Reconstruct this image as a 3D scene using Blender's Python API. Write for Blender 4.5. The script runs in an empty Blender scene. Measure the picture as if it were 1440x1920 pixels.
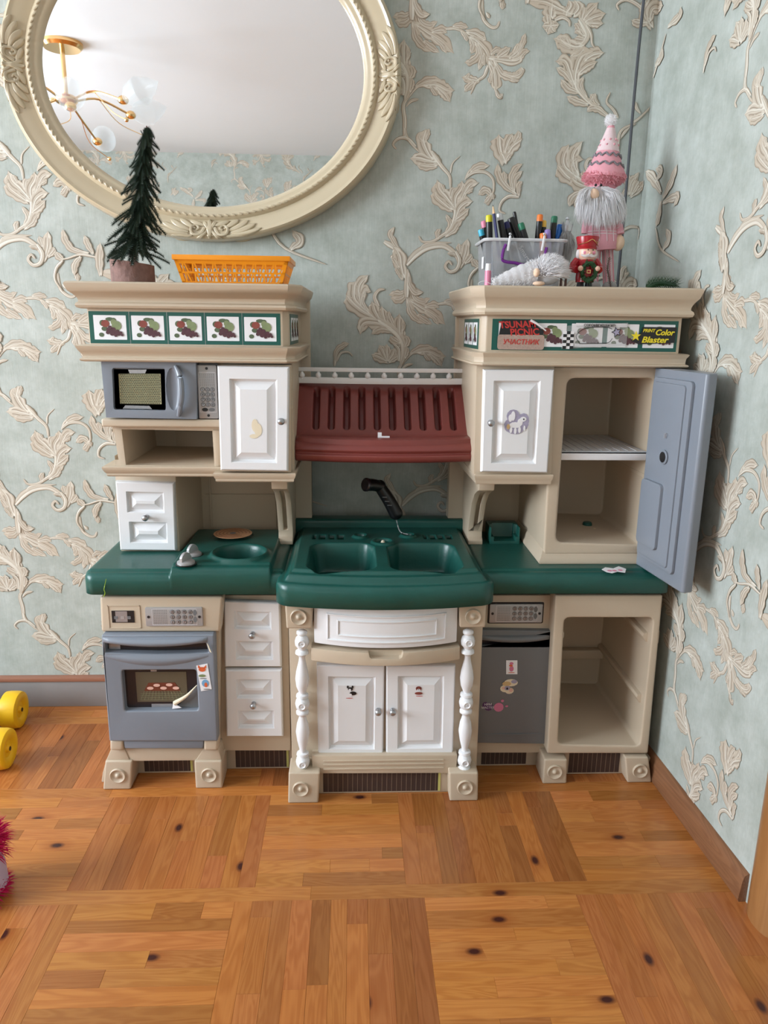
import bpy, bmesh, math, random
import numpy as np
from mathutils import Vector, Matrix
random.seed(7)
PI = math.pi
C = bpy.context.scene.collection
S = bpy.context.scene

# ------------------------------------------------------------------ camera, world, lights, exposure
CF = 1400.0; CP, CY, CR = [math.radians(a) for a in (14.14, 2.478, 0.7276)]; CH = 1.2
_f = Vector((math.sin(CY)*math.cos(CP), math.cos(CY)*math.cos(CP), -math.sin(CP)))
_r = Vector((math.cos(CY), -math.sin(CY), 0)); _u = _r.cross(_f)
RT = math.cos(CR)*_r + math.sin(CR)*_u; UP = -math.sin(CR)*_r + math.cos(CR)*_u; FW = _f
cam_d = bpy.data.cameras.new('camera'); cam = bpy.data.objects.new('camera', cam_d); C.objects.link(cam)
cam_d.sensor_fit = 'VERTICAL'; cam_d.sensor_height = 36; cam_d.lens = 36*CF/1920; cam_d.clip_start = .02
cam.matrix_world = Matrix(((RT.x, UP.x, -FW.x, 0), (RT.y, UP.y, -FW.y, 0), (RT.z, UP.z, -FW.z, CH), (0, 0, 0, 1)))
S.camera = cam
w = bpy.data.worlds.new('world'); S.world = w; w.use_nodes = True
w.node_tree.nodes['Background'].inputs[0].default_value = (.75, .85, 1, 1)
w.node_tree.nodes['Background'].inputs[1].default_value = 1.0
def area(name, loc, target, sx, sy, power, col):
    l = bpy.data.lights.new(name, 'AREA'); l.shape = 'RECTANGLE'; l.size = sx; l.size_y = sy; l.energy = power; l.color = col
    o = bpy.data.objects.new(name, l); C.objects.link(o); o.location = loc
    o.rotation_euler = (Vector(target)-Vector(loc)).to_track_quat('-Z', 'Y').to_euler(); return o
area('window_daylight', (-3.70, .45, 1.66), (0, .75, 1.62), 2.0, 1.45, 168, (.83, .92, 1.0))
area('added_front_fill', (-1.6, -2.45, 1.35), (-.6, 1.0, 1.1), 1.3, 1.2, 5, (1.0, .95, .88))  # weak fill lamp added behind the camera
S.view_settings.view_transform = 'Standard'; S.view_settings.look = 'None'
S.view_settings.gamma = 1; S.view_settings.use_curve_mapping = False
S.view_settings.exposure = 0.30

# ------------------------------------------------------------------ measuring helpers (photo pixel -> point on a vertical or level plane)
def ray(x, y): return RT*((x-720)/CF) + UP*((960-y)/CF) + FW
def at(x, y, Y):
    d = ray(x, y); t = Y/d.y; return Vector((d.x*t, Y, CH+d.z*t))
def gz(x, y, z=0.0):
    d = ray(x, y); t = (z-CH)/d.z; return Vector((d.x*t, d.y*t, z))
def pxs(Y): return Y/CF*1.03                     # metres per pixel at depth Y

# ------------------------------------------------------------------ materials
def nodemat(name):
    m = bpy.data.materials.new(name); m.use_nodes = True
    nt = m.node_tree; return m, nt, nt.nodes['Principled BSDF']
def N(nt, t, **k):
    n = nt.nodes.new(t)
    for a, b in k.items(): setattr(n, a, b)
    return n
def mat(name, col, rough=.4, metal=0, bump=0, bscale=80, vary=.06, spec=.5, coat=0, nscale=6):
    m, nt, b = nodemat(name)
    b.inputs['Roughness'].default_value = rough; b.inputs['Metallic'].default_value = metal
    b.inputs['Specular IOR Level'].default_value = spec; b.inputs['Coat Weight'].default_value = coat
    tc = N(nt, 'ShaderNodeTexCoord'); n = N(nt, 'ShaderNodeTexNoise'); n.inputs['Scale'].default_value = nscale; n.inputs['Detail'].default_value = 5
    nt.links.new(tc.outputs['Object'], n.inputs['Vector'])
    mx = N(nt, 'ShaderNodeMix', data_type='RGBA'); nt.links.new(n.outputs['Fac'], mx.inputs[0])
    mx.inputs[6].default_value = (*[c*(1-vary) for c in col], 1); mx.inputs[7].default_value = (*[min(1, c*(1+vary)) for c in col], 1)
    nt.links.new(mx.outputs[2], b.inputs['Base Color'])
    if bump:
        n2 = N(nt, 'ShaderNodeTexNoise'); n2.inputs['Scale'].default_value = bscale; n2.inputs['Detail'].default_value = 3
        nt.links.new(tc.outputs['Object'], n2.inputs['Vector'])
        bp = N(nt, 'ShaderNodeBump'); bp.inputs['Strength'].default_value = bump; bp.inputs['Distance'].default_value = .002
        nt.links.new(n2.outputs['Fac'], bp.inputs['Height']); nt.links.new(bp.outputs['Normal'], b.inputs['Normal'])
    return m
M = {}
M['beige'] = mat('beige_plastic', (.545, .445, .33), .42, vary=.04, bump=.08, bscale=200)
M['green'] = mat('green_plastic', (.009, .080, .064), .33, vary=.22, bump=.15, bscale=160, nscale=14)
M['blue'] = mat('grey_blue_plastic', (.215, .24, .28), .34, vary=.05, bump=.06, bscale=200)
M['dgrey'] = mat('grey_plastic', (.155, .16, .165), .4, vary=.05)
M['white'] = mat('white_plastic', (.80, .80, .81), .35, vary=.03)
M['maroon'] = mat('maroon_plastic', (.20, .043, .036), .38, vary=.12, bump=.1, bscale=150)
M['black'] = mat('black_plastic', (.008, .008, .009), .3)
M['dark'] = mat('dark_print', (.018, .014, .018), .25)
M['chrome'] = mat('knob_metal', (.42, .43, .45), .28, metal=.9)
M['silver'] = mat('silver_print', (.42, .41, .41), .35, metal=.35)
M['sprint'] = mat('silver_gloss_print', (.36, .36, .38), .2, metal=.5)
M['khaki'] = mat('mesh_print', (.30, .29, .16), .5)
M['brown'] = mat('oven_print', (.11, .085, .05), .5)
M['tray'] = mat('tray_print', (.16, .035, .015), .5)
M['cookie'] = mat('cookie_print', (.75, .45, .36), .5)
M['peel'] = mat('peeled_paper', (.78, .68, .50), .6)
M['paper'] = mat('white_paper', (.84, .83, .85), .45, vary=.02)
M['pgreen'] = mat('green_print', (.01, .095, .075), .3, vary=.05)
M['leafp'] = mat('leaf_print', (.095, .13, .07), .5, vary=.4, nscale=120)
M['pearp'] = mat('pear_print', (.22, .27, .13), .5, vary=.25, nscale=100)
M['applep'] = mat('apple_print', (.24, .055, .04), .5, vary=.3, nscale=100)
M['grapep'] = mat('grape_print', (.085, .03, .04), .5, vary=.4, nscale=140)
M['stripe1'] = mat('stripe_brown_print', (.055, .033, .028), .45)
M['stripe2'] = mat('stripe_tan_print', (.20, .14, .10), .45)
M['yellowp'] = mat('yellow_print', (.82, .68, .03), .4)
M['redp'] = mat('red_print', (.52, .035, .03), .4)
M['blackp'] = mat('black_print', (.012, .012, .014), .35)
M['kraft'] = mat('hatched_print', (.42, .30, .25), .55, vary=.3, nscale=300)
M['frame'] = mat('cream_lacquer', (.55, .46, .315), .25, vary=.05, coat=.35)
M['orange'] = mat('orange_plastic', (.86, .30, .008), .35)
M['gold'] = mat('gold_metal', (.85, .55, .25), .2, metal=1)
M['cable'] = mat('grey_cable', (.07, .075, .085), .5)
M['needle'] = mat('fir_needles', (.034, .062, .040), .5, vary=.5, nscale=40)
M['needle2'] = mat('fir_sprig_needles', (.02, .07, .02), .5, vary=.3)
M['pink'] = mat('pink_knit', (.78, .36, .42), .9, vary=.1, bump=.6, bscale=900)
M['lpink'] = mat('pale_pink_knit', (.80, .62, .64), .9, vary=.08, bump=.6, bscale=900)
M['greyk'] = mat('grey_knit', (.22, .20, .22), .95)
M['fur'] = mat('white_fur', (.86, .85, .86), .9, vary=.03)
M['gfur'] = mat('grey_fur', (.55, .54, .54), .9)
M['pfur'] = mat('pink_fur', (.84, .42, .48), .9)
M['skin'] = mat('peach_fabric', (.82, .58, .42), .8)
M['skin2'] = mat('painted_skin', (.80, .50, .38), .35)
M['red'] = mat('red_paint', (.36, .012, .02), .25)
M['magenta'] = mat('magenta_feathers', (.55, .01, .10), .8)
M['lilac'] = mat('lilac_fabric', (.55, .45, .60), .7)
M['yellow'] = mat('yellow_plastic', (.84, .50, .008), .4)
M['ceil'] = mat('ceiling_white', (.86, .89, .94), .7, vary=.01)
M['bbgrey'] = mat('grey_baseboard', (.25, .235, .23), .5, vary=.1)
M['bbcap'] = mat('red_brown_cap', (.30, .13, .08), .45)
M['purple'] = mat('purple_plastic', (.13, .012, .19), .3)
M['navy'] = mat('navy_paint', (.01, .012, .10), .35)
M['bluep'] = mat('bright_blue_plastic', (.02, .17, .62), .3)
M['orangec'] = mat('orange_cap', (.80, .20, .03), .35)
M['yellowc'] = mat('yellow_cap', (.62, .58, .02), .35)
M['ycap2'] = mat('warm_yellow_cap', (.80, .50, .08), .35)
M['greenc'] = mat('green_cap', (.02, .17, .09), .35)
M['lilacc'] = mat('lilac_cap', (.35, .25, .62), .35)
M['cyanc'] = mat('cyan_cap', (.05, .45, .65), .35)
M['pinkc'] = mat('pink_cap', (.75, .25, .38), .35)
M['woodn'] = mat('bare_wood', (.72, .50, .28), .6)
M['silverp'] = mat('silver_paint', (.55, .56, .58), .3, metal=.6)
M['wreath'] = mat('wreath_green', (.015, .07, .02), .6, vary=.6, nscale=400)
M['lav'] = mat('lavender_print', (.36, .33, .45), .5, vary=.2, nscale=150)
M['foxp'] = mat('fox_orange_print', (.70, .13, .04), .5)
M['skyp'] = mat('sky_print', (.18, .38, .60), .5)
M['puffp'] = mat('puff_print', (.62, .18, .30), .5)
M['plump'] = mat('plum_print', (.09, .03, .11), .5)
M['tanp'] = mat('tan_print', (.62, .42, .20), .5)
M['burner'] = mat('burner_print', (.62, .33, .17), .45)
def furmat(name, col):
    m = mat(name, col, .9, vary=.03); nt = m.node_tree; b = nt.nodes['Principled BSDF']; out = nt.nodes['Material Output']
    tr = N(nt, 'ShaderNodeBsdfTranslucent'); tr.inputs[0].default_value = (*col, 1); mx = N(nt, 'ShaderNodeMixShader'); mx.inputs[0].default_value = .5
    nt.links.new(b.outputs[0], mx.inputs[1]); nt.links.new(tr.outputs[0], mx.inputs[2]); nt.links.new(mx.outputs[0], out.inputs[0]); return m
M['fur'] = furmat('white_fur', (.92, .91, .92)); M['gfur'] = furmat('grey_fur', (.62, .61, .61)); M['pfur'] = furmat('pink_fur', (.90, .48, .54)); M['magenta'] = furmat('magenta_feathers', (.62, .01, .12))
# mirror, glass, translucent box
m, nt, b = nodemat('mirror_glass'); b.inputs['Metallic'].default_value = 1; b.inputs['Roughness'].default_value = .01
b.inputs['Base Color'].default_value = (.93, .95, .95, 1); M['mirror'] = m
def clear(name, col, alpha, rough):
    m, nt, b = nodemat(name); b.inputs['Base Color'].default_value = (*col, 1); b.inputs['Alpha'].default_value = alpha
    b.inputs['Roughness'].default_value = rough; return m
M['box'] = clear('translucent_polypropylene', (.55, .57, .60), .40, .2)
M['glass'] = clear('clear_glass', (.8, .9, .95), .22, .05)
M['tube'] = clear('clear_hose', (.6, .6, .6), .35, .1)
# wood with grain along local X, tone per object
def woodmat(name, c1, c2, rough=.27, knots=True, rings=1.0, dark=.45):
    m, nt, b = nodemat(name); L = nt.links.new
    tc = N(nt, 'ShaderNodeTexCoord'); oi = N(nt, 'ShaderNodeObjectInfo')
    off = N(nt, 'ShaderNodeVectorMath', operation='SCALE'); cmb = N(nt, 'ShaderNodeCombineXYZ')
    for i, k in enumerate((37., 91., 13.)):
        mm = N(nt, 'ShaderNodeMath', operation='MULTIPLY'); L(oi.outputs['Random'], mm.inputs[0]); mm.inputs[1].default_value = k; L(mm.outputs[0], cmb.inputs[i])
    add = N(nt, 'ShaderNodeVectorMath', operation='ADD'); L(tc.outputs['Object'], add.inputs[0]); L(cmb.outputs[0], add.inputs[1])
    mp = N(nt, 'ShaderNodeMapping'); mp.inputs['Scale'].default_value = (1.6, 16, 16); L(add.outputs[0], mp.inputs[0])
    n1 = N(nt, 'ShaderNodeTexNoise'); n1.inputs['Scale'].default_value = 1.3; n1.inputs['Detail'].default_value = 3; n1.inputs['Distortion'].default_value = .8; L(mp.outputs[0], n1.inputs['Vector'])
    mul = N(nt, 'ShaderNodeMath', operation='MULTIPLY'); L(n1.outputs['Fac'], mul.inputs[0]); mul.inputs[1].default_value = 70*rings
    sn = N(nt, 'ShaderNodeMath', operation='SINE'); L(mul.outputs[0], sn.inputs[0])
    mr = N(nt, 'ShaderNodeMapRange'); L(sn.outputs[0], mr.inputs[0]); mr.inputs[1].default_value = -1; mr.inputs[2].default_value = 1
    mp2 = N(nt, 'ShaderNodeMapping'); mp2.inputs['Scale'].default_value = (6, 260, 260); L(add.outputs[0], mp2.inputs[0])
    n2 = N(nt, 'ShaderNodeTexNoise'); n2.inputs['Scale'].default_value = 1; n2.inputs['Detail'].default_value = 4; L(mp2.outputs[0], n2.inputs['Vector'])
    mixf = N(nt, 'ShaderNodeMath', operation='MULTIPLY_ADD'); L(mr.outputs[0], mixf.inputs[0]); mixf.inputs[1].default_value = .42
    m4 = N(nt, 'ShaderNodeMath', operation='MULTIPLY'); L(n2.outputs['Fac'], m4.inputs[0]); m4.inputs[1].default_value = .55; L(m4.outputs[0], mixf.inputs[2])
    cr = N(nt, 'ShaderNodeMix', data_type='RGBA'); L(mixf.outputs[0], cr.inputs[0]); cr.inputs[6].default_value = (*c1, 1); cr.inputs[7].default_value = (*c2, 1)
    tone = N(nt, 'ShaderNodeMix', data_type='RGBA', blend_type='MULTIPLY'); tone.inputs[0].default_value = 1; L(cr.outputs[2], tone.inputs[6]); L(oi.outputs['Color'], tone.inputs[7])
    last = tone.outputs[2]
    if knots:
        mp3 = N(nt, 'ShaderNodeMapping'); mp3.inputs['Scale'].default_value = (4.2, 7.5, 1); L(add.outputs[0], mp3.inputs[0])
        vo = N(nt, 'ShaderNodeTexVoronoi'); vo.inputs['Scale'].default_value = 1.0; vo.voronoi_dimensions = '2D'; L(mp3.outputs[0], vo.inputs['Vector'])
        r = N(nt, 'ShaderNodeMapRange'); L(vo.outputs['Distance'], r.inputs[0]); r.inputs[1].default_value = .035; r.inputs[2].default_value = .085; r.inputs[3].default_value = 1; r.inputs[4].default_value = 0
        sep = N(nt, 'ShaderNodeSeparateColor'); L(vo.outputs['Color'], sep.inputs[0])
        gt = N(nt, 'ShaderNodeMath', operation='GREATER_THAN'); L(sep.outputs[0], gt.inputs[0]); gt.inputs[1].default_value = .80
        k = N(nt, 'ShaderNodeMath', operation='MULTIPLY'); L(r.outputs[0], k.inputs[0]); L(gt.outputs[0], k.inputs[1])
        km = N(nt, 'ShaderNodeMix', data_type='RGBA'); r2 = N(nt, 'ShaderNodeMapRange'); L(vo.outputs['Distance'], r2.inputs[0]); r2.inputs[1].default_value = .05; r2.inputs[2].default_value = .20; r2.inputs[3].default_value = .55; r2.inputs[4].default_value = 0
        k2 = N(nt, 'ShaderNodeMath', operation='MULTIPLY'); L(r2.outputs[0], k2.inputs[0]); L(gt.outputs[0], k2.inputs[1])
        hm = N(nt, 'ShaderNodeMix', data_type='RGBA'); L(k2.outputs[0], hm.inputs[0]); L(last, hm.inputs[6]); hm.inputs[7].default_value = (.28, .07, .015, 1); last = hm.outputs[2]
        L(k.outputs[0], km.inputs[0]); L(last, km.inputs[6]); km.inputs[7].default_value = (.05, .012, .008, 1); last = km.outputs[2]
    L(last, b.inputs['Base Color']); b.inputs['Roughness'].default_value = rough
    bp = N(nt, 'ShaderNodeBump'); bp.inputs['Strength'].default_value = .12; bp.inputs['Distance'].default_value = .001; L(n2.outputs['Fac'], bp.inputs['Height']); L(bp.outputs['Normal'], b.inputs['Normal'])
    return m
M['plank'] = woodmat('pine_parquet', (.50, .205, .054), (.34, .112, .024))
M['trimwood'] = woodmat('brown_wood_trim', (.27, .125, .06), (.16, .068, .032), .4, knots=False)
M['casing'] = woodmat('door_casing_wood', (.36, .17, .06), (.27, .115, .038), .35, knots=False, rings=.5)
M['bark'] = mat('bark', (.22, .125, .105), .85, vary=.5, bump=1, bscale=120, nscale=60)
# wallpaper ground
m, nt, b = nodemat('wallpaper_ground'); L = nt.links.new
tc = N(nt, 'ShaderNodeTexCoord')
n1 = N(nt, 'ShaderNodeTexNoise'); n1.inputs['Scale'].default_value = 9; n1.inputs['Detail'].default_value = 9; n1.inputs['Roughness'].default_value = .72; L(tc.outputs['Object'], n1.inputs['Vector'])
r1 = N(nt, 'ShaderNodeValToRGB'); L(n1.outputs['Fac'], r1.inputs[0])
e = r1.color_ramp.elements; e[0].position = .36; e[0].color = (.345, .378, .338, 1); e[1].position = .68; e[1].color = (.50, .54, .505, 1)
mp = N(nt, 'ShaderNodeMapping'); mp.inputs['Scale'].default_value = (420, 420, 24); L(tc.outputs['Object'], mp.inputs[0])
n2 = N(nt, 'ShaderNodeTexNoise'); n2.inputs['Scale'].default_value = 1; n2.inputs['Detail'].default_value = 2; L(mp.outputs[0], n2.inputs['Vector'])
mr = N(nt, 'ShaderNodeMapRange'); L(n2.outputs['Fac'], mr.inputs[0]); mr.inputs[1].default_value = .25; mr.inputs[2].default_value = .75; mr.inputs[3].default_value = .94; mr.inputs[4].default_value = 1.05
mx = N(nt, 'ShaderNodeVectorMath', operation='SCALE'); L(r1.outputs[0], mx.inputs[0]); L(mr.outputs[0], mx.inputs['Scale']); L(mx.outputs[0], b.inputs['Base Color'])
b.inputs['Roughness'].default_value = .62
bp = N(nt, 'ShaderNodeBump'); bp.inputs['Strength'].default_value = .25; bp.inputs['Distance'].default_value = .001; L(n2.outputs['Fac'], bp.inputs['Height']); L(bp.outputs['Normal'], b.inputs['Normal'])
M['wall'] = m
m, nt, b = nodemat('wallpaper_scroll_print'); a = N(nt, 'ShaderNodeVertexColor', layer_name='Col'); nt.links.new(a.outputs['Color'], b.inputs['Base Color'])
b.inputs['Roughness'].default_value = .48; M['scroll'] = m

# ------------------------------------------------------------------ object and mesh helpers
def link(name, me, m=None, parent=None):
    o = bpy.data.objects.new(name, me); C.objects.link(o)
    if m is not None: me.materials.append(M[m] if isinstance(m, str) else m)
    if parent is not None:
        o.parent = parent; o.matrix_parent_inverse = Matrix.Translation(-Vector(parent.get('org', (0, 0, 0))))
    return o
def finish(name, bm, m, parent=None, smooth=True, ang=35, bevel=0, seg=2):
    if bevel:
        bm.normal_update()
        bmesh.ops.remove_doubles(bm, verts=bm.verts, dist=1e-5)
        es = [x for x in bm.edges if len(x.link_faces) == 2 and x.calc_face_angle(0) > .5]
        try: bmesh.ops.bevel(bm, geom=es, offset=bevel, segments=seg, affect='EDGES', profile=.6, clamp_overlap=True)
        except Exception: pass
    bmesh.ops.recalc_face_normals(bm, faces=bm.faces)
    me = bpy.data.meshes.new(name); bm.to_mesh(me); bm.free()
    if smooth:
        me.polygons.foreach_set('use_smooth', [True]*len(me.polygons)); me.set_sharp_from_angle(angle=math.radians(ang))
    return link(name, me, m, parent)
def thing(name, loc, label, cat, group=None):
    o = bpy.data.objects.new(name, None); C.objects.link(o); o.location = loc; o['org'] = tuple(loc); o['label'] = label; o['category'] = cat
    o.empty_display_size = .05
    if group: o['group'] = group
    return o
def tag(o, label, cat, group=None):
    o['label'] = label; o['category'] = cat
    if group: o['group'] = group
    return o
def struct(o): o['kind'] = 'structure'; return o
def B(): return bmesh.new()
def box(bm, x0, x1, y0, y1, z0, z1, mi=0):
    v = [bm.verts.new(p) for p in ((x0, y0, z0), (x1, y0, z0), (x1, y1, z0), (x0, y1, z0), (x0, y0, z1), (x1, y0, z1), (x1, y1, z1), (x0, y1, z1))]
    for f in ((0, 3, 2, 1), (4, 5, 6, 7), (0, 1, 5, 4), (1, 2, 6, 5), (2, 3, 7, 6), (3, 0, 4, 7)):
        bm.faces.new([v[i] for i in f]).material_index = mi
    return bm
def prism(bm, A, Bp):
    a = [bm.verts.new(p) for p in A]; b = [bm.verts.new(p) for p in Bp]; n = len(a)
    bm.faces.new(a); bm.faces.new(b[::-1])
    for i in range(n): bm.faces.new((a[i], b[i], b[(i+1) % n], a[(i+1) % n]))
    return bm
def slab(bm, px, Yf, Yb):                          # polygon measured on plane Yf, pushed straight back to Yb
    P = [at(x, y, Yf) for x, y in px]
    return prism(bm, P, [Vector((p.x, Yb, p.z)) for p in P])
def rect(x0, y0, x1, y1): return [(x0, y0), (x1, y0), (x1, y1), (x0, y1)]
def plan(bm, pts, z0, z1): return prism(bm, [(x, y, z0) for x, y in pts], [(x, y, z1) for x, y in pts])
def rr(x0, z0, x1, z1, r, n=5):
    out = []
    for cx, cz, a0 in ((x1-r, z1-r, 0), (x0+r, z1-r, 90), (x0+r, z0+r, 180), (x1-r, z0+r, 270)):
        for i in range(n+1):
            a = math.radians(a0+90*i/n); out.append((cx+r*math.cos(a), cz+r*math.sin(a)))
    return out
def rslab(bm, x0, z0, x1, z1, r, y0, y1):
    P = rr(x0, z0, x1, z1, r); return prism(bm, [(x, y0, z) for x, z in P], [(x, y1, z) for x, z in P])
def cut(bm, cutters):
    def tmp(b_):
        bmesh.ops.recalc_face_normals(b_, faces=b_.faces)
        me = bpy.data.meshes.new('t'); b_.to_mesh(me); b_.free(); o = bpy.data.objects.new('t', me); C.objects.link(o); return o
    base = tmp(bm); ts = [tmp(c) for c in cutters]
    for t in ts:
        md = base.modifiers.new('b', 'BOOLEAN'); md.operation = 'DIFFERENCE'; md.solver = 'EXACT'; md.object = t
    dg = bpy.context.evaluated_depsgraph_get(); dg.update()
    me = bpy.data.meshes.new_from_object(base.evaluated_get(dg))
    out = bmesh.new(); out.from_mesh(me)
    for o in [base]+ts: bpy.data.objects.remove(o)
    return out
def lathe(bm, p0, p1, prof, n=20):                 # prof: (t along p0->p1 in 0..1, radius)
    p0 = Vector(p0); p1 = Vector(p1); ax = (p1-p0); q = ax.normalized().to_track_quat('Z', 'Y')
    rings = []
    for t, r in prof:
        c = p0+ax*t
        rings.append([bm.verts.new(c+q @ Vector((r*math.cos(2*PI*i/n), r*math.sin(2*PI*i/n), 0))) for i in range(n)])
    for a, b in zip(rings, rings[1:]):
        for i in range(n): bm.faces.new((a[i], a[(i+1) % n], b[(i+1) % n], b[i]))
    bm.faces.new(rings[0][::-1]); bm.faces.new(rings[-1]); return bm
def catmull(P, n=6):
    P = [Vector(p) for p in P]; Q = [2*P[0]-P[1]]+P+[2*P[-1]-P[-2]]; out = []
    for i in range(1, len(Q)-2):
        for k in range(n):
            t = k/n; a, b, c, d = Q[i-1:i+3]
            out.append(.5*((2*b)+(-a+c)*t+(2*a-5*b+4*c-d)*t*t+(-a+3*b-3*c+d)*t**3))
    out.append(P[-1]); return out
def tube(bm, P, r, n=8, sm=6, caps=True):
    P = catmull(P, sm) if sm else [Vector(p) for p in P]
    rs = r if callable(r) else (lambda t: r)
    rings = []; up = Vector((0, 0, 1))
    for i, p in enumerate(P):
        t = (P[min(i+1, len(P)-1)]-P[max(i-1, 0)]).normalized()
        x = t.cross(up) if abs(t.dot(up)) < .95 else t.cross(Vector((0, 1, 0)))
        x.normalize(); y = x.cross(t).normalized(); rad = rs(i/(len(P)-1))
        rings.append([bm.verts.new(p+x*rad*math.cos(2*PI*k/n)+y*rad*math.sin(2*PI*k/n)) for k in range(n)])
    for a, b in zip(rings, rings[1:]):
        for k in range(n): bm.faces.new((a[k], a[(k+1) % n], b[(k+1) % n], b[k]))
    if caps: bm.faces.new(rings[0][::-1]); bm.faces.new(rings[-1])
    return bm
def ball(bm, c, r, sc=(1, 1, 1), n=14, rot=None):
    mt = Matrix.Translation(Vector(c)) @ (rot.to_matrix().to_4x4() if rot else Matrix()) @ Matrix.Diagonal((r*sc[0], r*sc[1], r*sc[2], 1))
    bmesh.ops.create_uvsphere(bm, u_segments=n, v_segments=max(6, n*2//3), radius=1, matrix=mt); return bm
def grid_mesh(name, X, Y, Z, m, parent, ang=50):   # arrays of shape (a,b)
    a, b = X.shape; v = np.stack([X.ravel(), Y.ravel(), Z.ravel()], 1)
    i = np.arange(a*b).reshape(a, b); f = np.stack([i[:-1, :-1].ravel(), i[:-1, 1:].ravel(), i[1:, 1:].ravel(), i[1:, :-1].ravel()], 1)
    me = bpy.data.meshes.new(name); me.from_pydata(v.tolist(), [], f.tolist()); me.polygons.foreach_set('use_smooth', [True]*len(me.polygons)); me.update()
    if ang: me.set_sharp_from_angle(angle=math.radians(ang))
    return link(name, me, m, parent)
def flat(name, pts, m, parent, th=.0006):          # thin sticker on a face that looks towards -Y
    P = [Vector(p) for p in pts]; bm = B(); prism(bm, [p+Vector((0, -th, 0)) for p in P], P); return finish(name, bm, m, parent, smooth=False)
def disc(bm, x, y, z, rx, rz, n=14, th=.0006, rot=0):
    P = []; y = y-.00003*(len(bm.verts)//(2*n))
    for i in range(n):
        a = 2*PI*i/n; u, v = rx*math.cos(a), rz*math.sin(a)
        P.append(Vector((x+u*math.cos(rot)-v*math.sin(rot), y, z+u*math.sin(rot)+v*math.cos(rot))))
    prism(bm, [p+Vector((0, -th, 0)) for p in P], P); return bm
def text(name, s, size, loc, m, parent, rx=PI/2, ry=0, rz=0, shear=0, sx=1, ext=.0004, bold=0, align='CENTER'):
    cu = bpy.data.curves.new(name, 'FONT'); cu.body = s; cu.size = size; cu.shear = shear; cu.extrude = ext; cu.offset = bold
    cu.align_x = align; cu.align_y = 'CENTER'; cu.resolution_u = 3
    t = bpy.data.objects.new('t', cu); C.objects.link(t); dg = bpy.context.evaluated_depsgraph_get(); dg.update()
    me = bpy.data.meshes.new_from_object(t.evaluated_get(dg)); bpy.data.objects.remove(t)
    me.materials.clear()
    mt = Matrix.Translation(Vector(loc)) @ Matrix.Rotation(rz, 4, 'Z') @ Matrix.Rotation(rx, 4, 'X') @ Matrix.Rotation(ry, 4, 'Z') @ Matrix.Diagonal((sx, 1, 1, 1))
    me.transform(mt); return link(name, me, m, parent)
def sstep(a, b, x): t = np.clip((x-a)/(b-a), 0, 1); return t*t*(3-2*t)
def sdrr(X, Y, cx, cy, hx, hy, r):                 # signed distance to a rounded rectangle
    qx = np.abs(X-cx)-hx+r; qy = np.abs(Y-cy)-hy+r
    return np.hypot(np.maximum(qx, 0), np.maximum(qy, 0))+np.minimum(np.maximum(qx, qy), 0)-r

# ------------------------------------------------------------------ the room
YW = 2.225; XC = .812; WS = .042                   # back wall, its right corner, slight splay of the right wall
ZC = 2.6; YO = -2.6; XL = -3.85
def rwx(y): return XC+(YW-y)*WS
bm = B(); box(bm, XL-.1, XC+.3, YW, YW+.1, -.05, ZC+.1); wall_back = struct(finish('wall_back', bm, 'wall', smooth=False))
bm = B(); prism(bm, [(XC, YW+.001, -.05), (rwx(YO)+0, YO, -.05), (rwx(YO)+.12, YO, -.05), (XC+.12, YW+.001, -.05)],
                [(XC, YW+.001, ZC+.1), (rwx(YO), YO, ZC+.1), (rwx(YO)+.12, YO, ZC+.1), (XC+.12, YW+.001, ZC+.1)]); wall_right = struct(finish('wall_right', bm, 'wall', smooth=False))
bm = B(); box(bm, XL-.1, XC+.4, YO-.1, YO, -.05, ZC+.1); wall_front = struct(finish('wall_front', bm, 'wall', smooth=False))
bm = B()
for a in ((YO, -.5, 0, ZC), (1.6, YW, 0, ZC), (-.5, 1.6, 0, .85), (-.5, 1.6, 2.4, ZC)): box(bm, XL-.12, XL, a[0], a[1], a[2]-.02, a[3]+.02)
wall_left = struct(finish('wall_left', bm, 'wall', smooth=False))
bm = B(); box(bm, XL-.12, XC+.4, YO-.1, YW+.1, ZC, ZC+.1); struct(finish('ceiling', bm, 'ceil', smooth=False))
bm = B()
for a in ((-.5, -.44), (.52, .58), (1.54, 1.6)): box(bm, XL-.09, XL-.03, a[0], a[1], .85, 2.4)
for a in ((.85, .91), (2.34, 2.4)): box(bm, XL-.09, XL-.03, -.44, 1.54, a[0], a[1])
win = struct(finish('window_1', bm, 'white', smooth=False))
bm = B(); box(bm, XL-.065, XL-.06, -.44, 1.54, .91, 2.34); finish('window_pane', bm, 'glass', win, smooth=False)
bm = B(); box(bm, XL-.12, XC+.4, YO-.1, YW+.1, -.06, -.012); floor = struct(finish('floor', bm, 'bark', smooth=False))
floor.data.materials[0] = mat('floor_joint_dark', (.05, .02, .01), .8)
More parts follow.
